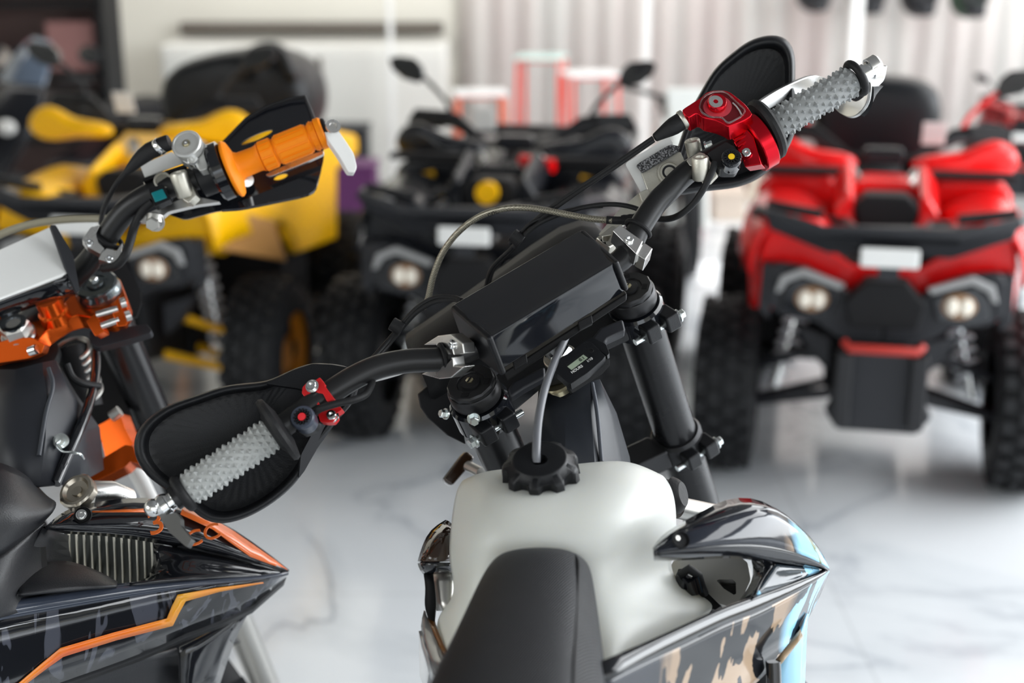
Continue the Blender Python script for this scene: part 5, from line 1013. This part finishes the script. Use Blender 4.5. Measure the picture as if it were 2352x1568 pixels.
uc = [(330, 482), (450, 478), (600, 488), (760, 497), (920, 508), (1100, 530), (1300, 570), (1500, 620), (1750, 705), (2004, 796)]
ul = [(300, 492), (450, 520), (600, 530), (760, 540), (920, 560), (1100, 590), (1300, 630), (1500, 680), (1750, 745), (1998, 812)]
du = [1.44, 1.45, 1.465, 1.48, 1.495, 1.515, 1.535, 1.555, 1.585, 1.615]
gl2 = mat('shroud_gloss_black', (.010, .011, .014), .10, coat=.5)
s2h = s3('radiator_shroud', [ub, um, uc], [[d+.025 for d in du], [d+.002 for d in du], [d-.002 for d in du]], gl2, sub=1)
s3('shroud_edge', [uc, ul], [[d-.002 for d in du], [d+.02 for d in du]], gl2, sub=0, par=s2h)
nU = camn(30, 12)
def decal(pts, c, n, name, m, par, t=.0012, lift=.004): return plate(A3(*pts), (*A3(c)[0], 0) if False else (A3(c)[0][0], A3(c)[0][1], lift), n, t).done(name, m, par)
def ribbon(top, bot, dtop, dbot, name, m, par):  # a sticker following a curved panel
    return MB().grid([[P(*A3(p)[0], d) for p, d in zip(top, dtop)], [P(*A3(p)[0], d) for p, d in zip(bot, dbot)]]).done(name, m, par, solid=.0008)
om = mat('orange_sticker', (.90, .17, .02), .2, coat=.4)
omy = om
ribbon([(640, 372), (900, 362), (1100, 352)], [(640, 380), (900, 380), (1100, 382)], [1.475, 1.495, 1.518], [1.470, 1.492, 1.514], 'orange_stripe', om, s2h)
ribbon([(1270, 345), (1500, 440), (1620, 510), (1750, 600), (1900, 705), (2000, 782)], [(1255, 395), (1480, 500), (1600, 590), (1740, 690), (1860, 735), (1980, 782)], [1.545, 1.568, 1.579, 1.595, 1.607, 1.614], [1.528, 1.549, 1.563, 1.579, 1.594, 1.611], 'orange_edge', om, s2h)
for s_, c_, sz in (('3', (1085, 462), .040), ('CC', (1410, 545), .028)):
    o_ = P(*A3(c_)[0], 1.490 if s_ == '3' else 1.522); t_ = text(s_, o_, P(*A3((c_[0]+100, c_[1]+22))[0], o_.y and 1.51) - P(*A3(c_)[0], 1.498), camn(38, -8), sz, om, s2h, 'lettering', .0008)
MB().lathe(P(*A3((575, 400))[0], 1.462), camn(25, 10), [(.0001, -.003), (.0075, -.003), (.0085, .0003), (.0092, -.002)], 28).done('screw_recess', k['matte'], s2h)
hexbolt('bolt', P(*A3((565, 398))[0], 1.463), camn(25, 10), .0042, .002, k['chrome'], s2h, True)
# radiator behind the opening
fin = mat('radiator_core_dark', (.05, .055, .05), .5, metal=.4)
rad = plate(rounded(A3((440, 520), (1090, 560), (1100, 900), (900, 920), (480, 740)), .08), (250, 1290, 1.56), camn(10, 0), .03).done('radiator', fin, Bo)
for i in range(12):
    x0 = 478 + i*52; MB().tube([P(*A3(p)[0], 1.557 ) for p in ((x0, 530), (x0+8, 700), (x0+14, 900))], .0014, 6).done('cooling_tube', k['champ'], rad)
s3('scoop', [[(100, 870), (200, 760), (430, 715), (560, 750), (700, 805), (812, 872)], [(140, 900), (260, 860), (450, 840), (600, 850), (720, 870), (812, 885)], [(130, 960), (280, 945), (450, 930), (600, 915), (720, 905), (812, 900)]],
   [[1.44, 1.46, 1.50, 1.50, 1.50, 1.50], [1.41, 1.42, 1.445, 1.46, 1.47, 1.48], [1.40, 1.41, 1.43, 1.45, 1.46, 1.475]], tkm, sub=2, par=s2h)
s3('opening_wall', [[(300, 490), (470, 540)], [(200, 650), (465, 640)], [(130, 800), (500, 745)]], [[1.45, 1.54], [1.44, 1.54], [1.43, 1.53]], tkm, par=s2h)
s3('fold_panel', [[(1070, 600), (1200, 620), (1400, 660), (1700, 735), (1990, 812)], [(1075, 760), (1180, 730), (1330, 690), (1650, 755), (1960, 818)], [(1030, 860), (1100, 840), (1250, 800), (1600, 800), (1955, 824)], [(900, 885), (1000, 872), (1300, 848), (1600, 835), (1950, 828)]],
   [[1.54, 1.545, 1.56, 1.59, 1.612], [1.545, 1.54, 1.535, 1.57, 1.608], [1.53, 1.525, 1.53, 1.565, 1.606], [1.485, 1.49, 1.52, 1.56, 1.605]], gl2, par=s2h)
bt2 = [(-200, 1050), (0, 1010), (350, 950), (700, 898), (1000, 865), (1300, 845), (1600, 832), (1850, 822), (2003, 800)]
bl2 = [(-200, 1170), (0, 1127), (350, 1065), (700, 1003), (1000, 950), (1300, 905), (1600, 868), (1850, 842), (2001, 806)]
s3('shroud_band', [bt2, [((a[0]+b[0])/2, (a[1]+b[1])/2) for a, b in zip(bt2, bl2)], bl2], [dpt(.006), dpt(-.003), dpt(-.002)], mat('blue_black_gloss', (.045, .055, .08), .16, coat=.5), par=s2h)
p1 = [(-200, 1500), (0, 1450), (350, 1330), (700, 1230), (1000, 1120), (1300, 1040), (1560, 960), (1800, 890), (1995, 815)]
p2 = [(-200, 1800), (0, 1720), (350, 1580), (700, 1460), (1000, 1350), (1300, 1215), (1560, 1120), (1770, 1020), (1985, 830)]
smk = mat('smoked_graphic', (.012, .013, .016), .08, coat=.6); N, L, b = noden(smk); t_ = N.new('ShaderNodeTexCoord'); mp = N.new('ShaderNodeMapping'); mp.inputs['Scale'].default_value = (26, 26, 7); n_ = N.new('ShaderNodeTexNoise'); n_.inputs['Scale'].default_value = .9; n_.inputs['Distortion'].default_value = 2.0
r_ = N.new('ShaderNodeValToRGB'); r_.color_ramp.elements[0].position = .54; r_.color_ramp.elements[0].color = (.010, .011, .014, 1); r_.color_ramp.elements[1].position = .57; r_.color_ramp.elements[1].color = (.075, .08, .10, 1)
L.new(t_.outputs['Object'], mp.inputs[0]); L.new(mp.outputs[0], n_.inputs[0]); L.new(n_.outputs[0], r_.inputs[0]); L.new(r_.outputs[0], b.inputs['Base Color'])
s3('side_graphic_panel', [bl2, p1, p2], [dpt(-.002), dpt(.006), dpt(.03)], smk, par=s2h)
def dside(x, y):                     # depth of the side panel under a point
    import bisect
    i = max(0, min(len(XS)-2, bisect.bisect(XS, x)-1)); t = (x-XS[i])/(XS[i+1]-XS[i]); yt = bl2[i][1]*(1-t)+bl2[i+1][1]*t; y1 = p1[i][1]*(1-t)+p1[i+1][1]*t; y2 = p2[i][1]*(1-t)+p2[i+1][1]*t
    base = dpt(0)[i]*(1-t)+dpt(0)[i+1]*t
    v = (y-yt)/(y1-yt+1e-6); 
    return base + (-.002 + .008*v if v < 1 else .006 + .024*min(1, (y-y1)/(y2-y1+1e-6))) - .0045
st_t = [(-60, 1700), (130, 1568), (280, 1440), (420, 1325), (800, 1215), (1160, 1120), (1195, 1035), (1235, 955), (1500, 908), (1830, 868)]
st_b = [(30, 1700), (190, 1568), (320, 1470), (440, 1385), (810, 1270), (1200, 1170), (1245, 1080), (1290, 1000), (1520, 935), (1832, 874)]
og = mat('orange_yellow_stripe', (.9, .22, .02), .2, coat=.4); N, L, b = noden(og); t_ = N.new('ShaderNodeTexCoord'); n_ = N.new('ShaderNodeTexNoise'); n_.inputs['Scale'].default_value = 7; r_ = N.new('ShaderNodeValToRGB')
r_.color_ramp.elements[0].position = .42; r_.color_ramp.elements[0].color = (.92, .15, .01, 1); r_.color_ramp.elements[1].position = .62; r_.color_ramp.elements[1].color = (.92, .42, .03, 1); L.new(t_.outputs['Object'], n_.inputs[0]); L.new(n_.outputs[0], r_.inputs[0]); L.new(r_.outputs[0], b.inputs['Base Color'])
def dense(L_, n=6):
    o_ = []
    for a, b in zip(L_, L_[1:]): o_ += [(a[0]+(b[0]-a[0])*i/n, a[1]+(b[1]-a[1])*i/n) for i in range(n)]
    return o_ + [L_[-1]]
dt_, db2 = dense(st_t), dense(st_b)
ribbon(dt_, db2, [dside(*p) for p in dt_], [dside(*p) for p in db2], 'orange_stripe', og, s2h)
p3 = [(a[0]-20, a[1]+55) for a in p2]
s3('lower_edge', [p2, p3], [dpt(.03), dpt(.045)], k['black'], par=s2h, sub=0)
s3('lower_fairing', [[(1250, 1320), (1500, 1200), (1730, 1060)], [(1255, 1450), (1450, 1380), (1620, 1260)], [(1255, 1700), (1400, 1700), (1500, 1640)]], [[1.60, 1.62, 1.64], [1.60, 1.62, 1.66], [1.61, 1.63, 1.68]], gl2, par=s2h)
s3('lower_fairing', [[(480, 1570), (800, 1440), (1230, 1330)], [(470, 1600), (850, 1480), (1240, 1400)], [(500, 1700), (900, 1700), (1240, 1700)]], [[1.50, 1.54, 1.60], [1.52, 1.57, 1.62], [1.53, 1.58, 1.64]], tkm, par=s2h)
# front wheel
mid2 = cF.lerp(cL2, .5); AX2 = mid2 - S2*((mid2.z - .355)/S2.z)
wheel_w(AX2, u2, .345, .08, Bo, k['alu'])
MB().cyl(AX2 - u2*.12, AX2 + u2*.12, .010).done('axle', k['silver'], Bo)
fwd = Vector((0.12, 1, 0)); fwd = (fwd - u2*fwd.dot(u2)).normalized(); upv = u2.cross(fwd); upv = upv if upv.z > 0 else -upv
MB().grid([[AX2 + fwd*math.sin(a)*.40 + upv*math.cos(a)*.40 + u2*s*.055 - upv*abs(s)*.015 for s in (-1, -.5, 0, .5, 1)] for a in [math.radians(v) for v in (-55, -30, -5, 20, 45, 60)]]).done('mudguard', k['black'], Bo, solid=.003, sub=1)
MB().box(P(-200, 1500, 1.9) + Vector((0, .1, -.35)), .09, .16, .16).done('engine', k['dark'], Bo, bev=.03)
# ---------------- things along the back of the hall ----------------
def at_floor(px, d):
    p = CAMP + ray(px, -184 + 5451.0/d)*d; return Matrix.Translation((p.x, p.y, 0))
def helmet(px, y_, label, colr):
    c = P(px, y_, 8.7); M = Matrix.Translation(c); T = thing('helmet', label, 'helmet', M, 'helmets hung along the corrugated wall'); CS[0] = M
    MB().ball((0, 0, .10), .115, .14, .125).done('shell', colr, T)
    MB().prism([(-.07, -.14, .03), (.07, -.14, .03), (.05, -.20, .0), (0, -.22, -.015), (-.05, -.20, .0)], (0, 0, .05)).done('chin_bar', k['blackbody'], T, bev=.01)
    MB().box((0, -.12, .12), .085, .03, .035).done('visor', k['gloss'], T, bev=.01)
    MB().tube([(0, .12, .20), (0, .30, .22), (0, .55, .22)], .01).done('wall_hook', k['dark'], T)
    CS[0] = Matrix.Identity(4)
helmet(1868, 20, 'dark helmet at the left end of the top row, left of the wide pale post', k['blackbody'])
helmet(1990, 26, 'dark helmet hung just right of the wide pale post', k['blackbody'])
helmet(2108, 30, 'dark helmet hung in the middle of the top row above the red quad bike', k['blackbody'])
helmet(2222, 34, 'dark green helmet hung at the right end of the top row', mat('dark_green_shell', (.02, .06, .03), .3))
def post(px, w_, h, d, label):
    M = at_floor(px, d); T = thing('post', label, 'post', M, 'pale posts before the corrugated wall'); CS[0] = M
    MB().box((0, 0, h/2), w_, w_, h/2).done('shaft', k['white'], T, bev=.004); MB().box((0, 0, .01), w_*2, w_*2, .01).done('foot', k['white'], T); CS[0] = Matrix.Identity(4)
post(905, .016, 2.4, 8.6, 'thin pale post standing before the white cabinet')
post(1475, .022, 2.4, 8.8, 'pale post behind the mirror of the black quad bike')
post(1940, .034, 2.4, 8.8, 'wide pale post under the helmets, left of the backrest')
# dark shelving at the far left
M = at_floor(60, 8.2); T = thing('shelving_unit', 'dark shelving unit crowded with gear at the left end of the hall', 'shelf', M); CS[0] = M
for sx_ in (-1, 1): MB().box((sx_*.56, 0, .9), .02, .18, .9).done('upright', k['matte'], T)
for i, z_ in enumerate((.05, .42, .79, 1.16, 1.6)): MB().box((0, 0, z_), .56, .18, .015).done('shelf_board', k['matte'], T)
MB().box((0, .17, .9), .56, .01, .88).done('back_panel', mat('dark_red_back', (.10, .055, .05), .6), T)
CS[0] = Matrix.Identity(4); MX = M
def onshelf(kind, x, z_, label, cat, mb_f, m):
    M = MX @ Matrix.Translation((x, -.03, z_+.016)); o = mb_f(MB()); CS[0] = M; q_ = o.done(kind, m); CS[0] = Matrix.Identity(4)
    tag(q_, label, cat, 'gear on the dark shelving'); return q_
onshelf('box', -.30, .79, 'brown box on the dark shelving, left of the two pale balls', 'box', lambda b: b.box((0, 0, .10), .10, .09, .10), mat('brown_box', (.16, .09, .07), .6))
onshelf('ball', -.05, .79, 'pale round lamp on the dark shelving, larger of the pair', 'lamp', lambda b: b.ball((0, 0, .06), .06), mat('pale_ball', (.6, .52, .45), .5))
onshelf('ball', .14, .79, 'dull beige round lamp on the dark shelving, smaller of the pair', 'lamp', lambda b: b.ball((0, 0, .05), .05), mat('beige_ball', (.4, .33, .26), .5))
onshelf('box', .38, .79, 'dusty pink box at the right end of the upper shelf', 'box', lambda b: b.box((0, 0, .13), .13, .10, .13), mat('pink_box', (.32, .15, .14), .6))
onshelf('box', .36, .42, 'grey box at the right end of the lower shelf', 'box', lambda b: b.box((0, 0, .12), .13, .10, .12), mat('grey_box', (.15, .14, .13), .6))
onshelf('helmet', -.2, 1.16, 'bright red helmet on top of the dark shelving', 'helmet', lambda b: b.ball((0, 0, .13), .13, .14, .13), k['red'])
onshelf('bag', -.15, .42, 'black bag slumped on the lower shelf', 'bag', lambda b: b.ball((0, 0, .12), .16, .12, .12), k['canvas'])
# red go-kart style buggies behind the black quad; overexposed glare is painted as roof colour
def buggy(px, d, yaw, label, glare_roof, paint, hgt=.98, s=1.0):
    M = at_floor(px, d) @ Matrix.Rotation(math.radians(yaw), 4, 'Z') @ Matrix.Scale(s, 4); T = thing('buggy', label, 'buggy', M, 'small buggies at the back'); CS[0] = M
    for sx_ in (-1, 1):
        MB().tube([(sx_*.26, -.30, .30), (sx_*.24, -.18, hgt), (sx_*.24, .30, hgt), (sx_*.26, .42, .30)], .022).done('roll_bar', paint, T)
        for y_ in (-.42, .45):
            w1 = MB().lathe((sx_*.36, y_, .18), (1, 0, 0), [(.10, -.06), (.17, -.06), (.18, 0), (.17, .06), (.10, .06)], 28).done('tyre', k['tyre'], T)
            MB().cyl((sx_*.42, y_, .18), (sx_*.425, y_, .18), .09).done('rim', k['silver'], w1)
    MB().tube([(-.24, -.18, hgt), (.24, -.18, hgt)], .022).done('cross_bar', paint, T); MB().tube([(-.24, .30, hgt), (.24, .30, hgt)], .022).done('cross_bar', paint, T)
    MB().box((0, 0, .24), .27, .45, .06).done('tub', k['matte'], T, bev=.02)
    MB().prism([(-.27, -.60, .28), (.27, -.60, .28), (.20, -.30, .46), (-.20, -.30, .46)], (0, .06, .10)).done('bonnet', paint, T, bev=.03)
    MB().box((0, .15, .42), .14, .05, .18).done('seat', k['matte'], T, bev=.03)
    MB().box((0, .05, hgt+.02), .28, .28, .015).done('glare_roof', glare_roof, T, bev=.006); CS[0] = Matrix.Identity(4)
lred = mat('bright_red_frame', (.95, .10, .07), .3, coat=.3); glare_white = mat('white_glare_roof', (.9, .9, .9), .25)
buggy(1105, 7.75, 6, 'orange-red kart with a low canopy painted as white glare, right of the thin pale post', glare_white, mat('orange_red_frame', (.95, .16, .06), .3, coat=.3), 1.42, .5)
buggy(1240, 8.55, -10, 'pink-red kart with a canopy painted as pale green glare, between the two white-glare ones', mat('green_glare_roof', (.62, .85, .80), .25), lred, 1.64, .5)
buggy(1352, 7.75, 12, 'bright red kart with a white canopy, just left of the black quad bike\'s right mirror', glare_white, lred, 1.62, .5)
# more vehicles, partly hidden
T9 = quad('quad_bike', 'small dark red quad bike near the back wall, beyond the red one', QM(2330, 7.9, 20.0) @ Matrix.Scale(.66, 4), mat('dark_red_body', (.35, .01, .012), .3, coat=.3), k['chassis'], k['dark'], None, None)
M = at_floor(1550, 7.1); T = thing('pit_bike', 'small white pit bike with a green side panel, between the black and red quad bikes', 'motorcycle', M); CS[0] = M
wfa = mat('white_fairing', (.75, .77, .74), .3, coat=.3); gfa = mat('green_fairing', (.05, .55, .10), .3, coat=.3)
for y_ in (-.45, .45):
    w1 = MB().lathe((0, y_, .23), (1, 0, .0), [(.15, -.04), (.22, -.04), (.23, 0), (.22, .04), (.15, .04)], 32, cap=False).done('tyre', k['tyre'], T); MB().lathe((0, y_, .23), (1, 0, 0), [(.15, -.03), (.14, 0), (.15, .03)], 32, cap=False).done('rim', k['silver'], w1)
    for i in range(8): a = i*math.pi/4; MB().cyl((0, y_, .23), (0, y_+math.cos(a)*.145, .23+math.sin(a)*.145), .004, None, 6).done('spoke', k['silver'], w1)
MB().prism([(-.10, -.62, .52), (.10, -.62, .52), (.08, -.20, .60), (-.08, -.20, .60)], (0, 0, .03)).done('mudguard', wfa, T, bev=.01)
for s in (-1, 1):
    MB().tube([(s*.08, -.45, .23), (s*.08, -.28, .78)], .018).done('fork_leg', wfa, T)
    MB().prism([(s*.13, -.38, .72), (s*.13, -.05, .66), (s*.13, -.10, .42), (s*.13, -.30, .46)], (s*-.05, 0, 0)).done('side_panel', gfa if s > 0 else wfa, T, bev=.01)
MB().prism([(-.11, -.36, .86), (.11, -.36, .86), (.07, -.40, .55), (-.07, -.40, .55)], (0, .04, 0)).done('front_number_board', wfa, T, bev=.01)
MB().grid([[(-.07, y, z-.03), (0, y, z), (.07, y, z-.03)] for y, z in ((-.1, .70), (.1, .70), (.4, .74))]).done('seat', k['matte'], T, solid=.03, sub=1)
MB().box((0, 0, .36), .09, .16, .13).done('engine', k['dark'], T, bev=.02)
MB().tube([(0, -.26, .70), (0, .05, .55), (0, .45, .23)], .02).done('frame', k['dark'], T)
MB().tube([(-.3, -.22, .86), (-.08, -.28, .80), (.08, -.28, .80), (.3, -.22, .86)], .012).done('handlebar', k['dark'], T); CS[0] = Matrix.Identity(4)
# low boxes and a red mat area under the wall
def crate(px, d, hx, hz, label, m, name='crate', hy=.12):
    M = at_floor(px, d); T = thing(name, label, name, M, 'boxes on the floor by the back wall'); CS[0] = M
    MB().box((0, 0, hz), hx, hy, hz).done('body', m, T, bev=.01); MB().box((0, 0, hz*2+.008), hx+.008, hy+.008, .012).done('lid', m, T, bev=.004); CS[0] = Matrix.Identity(4)
rdm = mat('dull_red_box', (.50, .09, .08), .5); crm = mat('cream_box', (.55, .47, .38), .5); tlm = mat('teal_box', (.05, .38, .34), .5)
crate(1630, 8.6, .14, .11, 'dull red box by the corrugated wall, nearest the white pit bike', rdm)
crate(1750, 8.5, .10, .08, 'cream box between two dull red boxes by the wall', crm)
crate(1668, 8.0, .09, .07, 'cream box standing in front of the dull red ones', mat('tan_cream_box', (.60, .50, .42), .5))
crate(1860, 8.7, .16, .12, 'dull red box behind the left hand guard of the red quad bike', mat('worn_red_box', (.45, .08, .07), .5))
crate(372, 8.0, .10, .16, 'teal box beside the yellow quad bike, nearest its mirror', tlm)
crate(440, 8.4, .13, .14, 'wider teal box in front of the cream wall', mat('pale_teal_box', (.10, .42, .38), .5))
crate(800, 7.6, .16, .18, 'dark purple box behind the yellow fender', mat('purple_box', (.10, .015, .10), .5))
crate(800, 8.4, .13, .22, 'dark box with a pale lamp, before the white cabinet', k['chassis'])

# scooter seen against the cream wall, behind the yellow quad bike
M = at_floor(135, 7.0) @ Matrix.Rotation(math.radians(-25), 4, 'Z'); T = thing('scooter', 'black scooter with a tinted blue-grey screen, between the dark shelving and the yellow quad bike', 'scooter', M); CS[0] = M
w1 = MB().lathe((0, -.30, .24), (1, 0, 0), [(.15, -.05), (.23, -.05), (.24, 0), (.23, .05), (.15, .05)], 32, cap=False).done('tyre', k['tyre'], T); MB().lathe((0, -.30, .24), (1, 0, 0), [(.15, -.04), (.03, -.03), (.03, .03), (.15, .04)], 32).done('rim', k['dark'], w1)
w1 = MB().lathe((0, .75, .24), (1, 0, 0), [(.15, -.06), (.23, -.06), (.24, 0), (.23, .06), (.15, .06)], 32, cap=False).done('tyre', k['tyre'], T); MB().lathe((0, .75, .24), (1, 0, 0), [(.15, -.04), (.03, -.03), (.03, .03), (.15, .04)], 32).done('rim', k['dark'], w1)
MB().grid([[(-.10, -.44, .44), (0, -.50, .44), (.10, -.44, .44)], [(-.17, -.34, .60), (0, -.46, .60), (.17, -.34, .60)], [(-.20, -.24, .74), (0, -.36, .76), (.20, -.24, .74)], [(-.15, -.14, .86), (0, -.22, .88), (.15, -.14, .86)]]).done('front_fairing', k['blackbody'], T, solid=.02, sub=2)
MB().grid([[(-.15, -.16, .84), (0, -.24, .85), (.15, -.16, .84)], [(-.14, -.08, .96), (0, -.14, .98), (.14, -.08, .96)], [(-.08, .0, 1.05), (0, -.03, 1.08), (.08, .0, 1.05)]]).done('screen', mat('tinted_screen', (.10, .13, .18), .1, coat=.5), T, solid=.006, sub=2)
for s in (-1, 1):
    MB().ball((s*.11, -.37, .70), .05, .03, .035).done('headlamp', k['white'], T)
    MB().tube([(s*.28, .02, .88), (s*.10, -.06, .86), (0, -.06, .86)], .014).done('handlebar', k['dark'], T)
    MB().ball((s*.30, .0, 1.0), .07, .015, .045).done('mirror', k['gloss'], T)
MB().prism([(-.14, .10, .30), (.14, .10, .30), (.14, 1.0, .52), (-.14, 1.0, .52)], (0, 0, .16)).done('rear_body', k['blackbody'], T, bev=.04)
MB().box((0, .10, .24), .13, .26, .03).done('floorboard', k['matte'], T, bev=.01)
MB().box((0, .55, .66), .12, .32, .05).done('seat', k['matte'], T, bev=.04); CS[0] = Matrix.Identity(4)
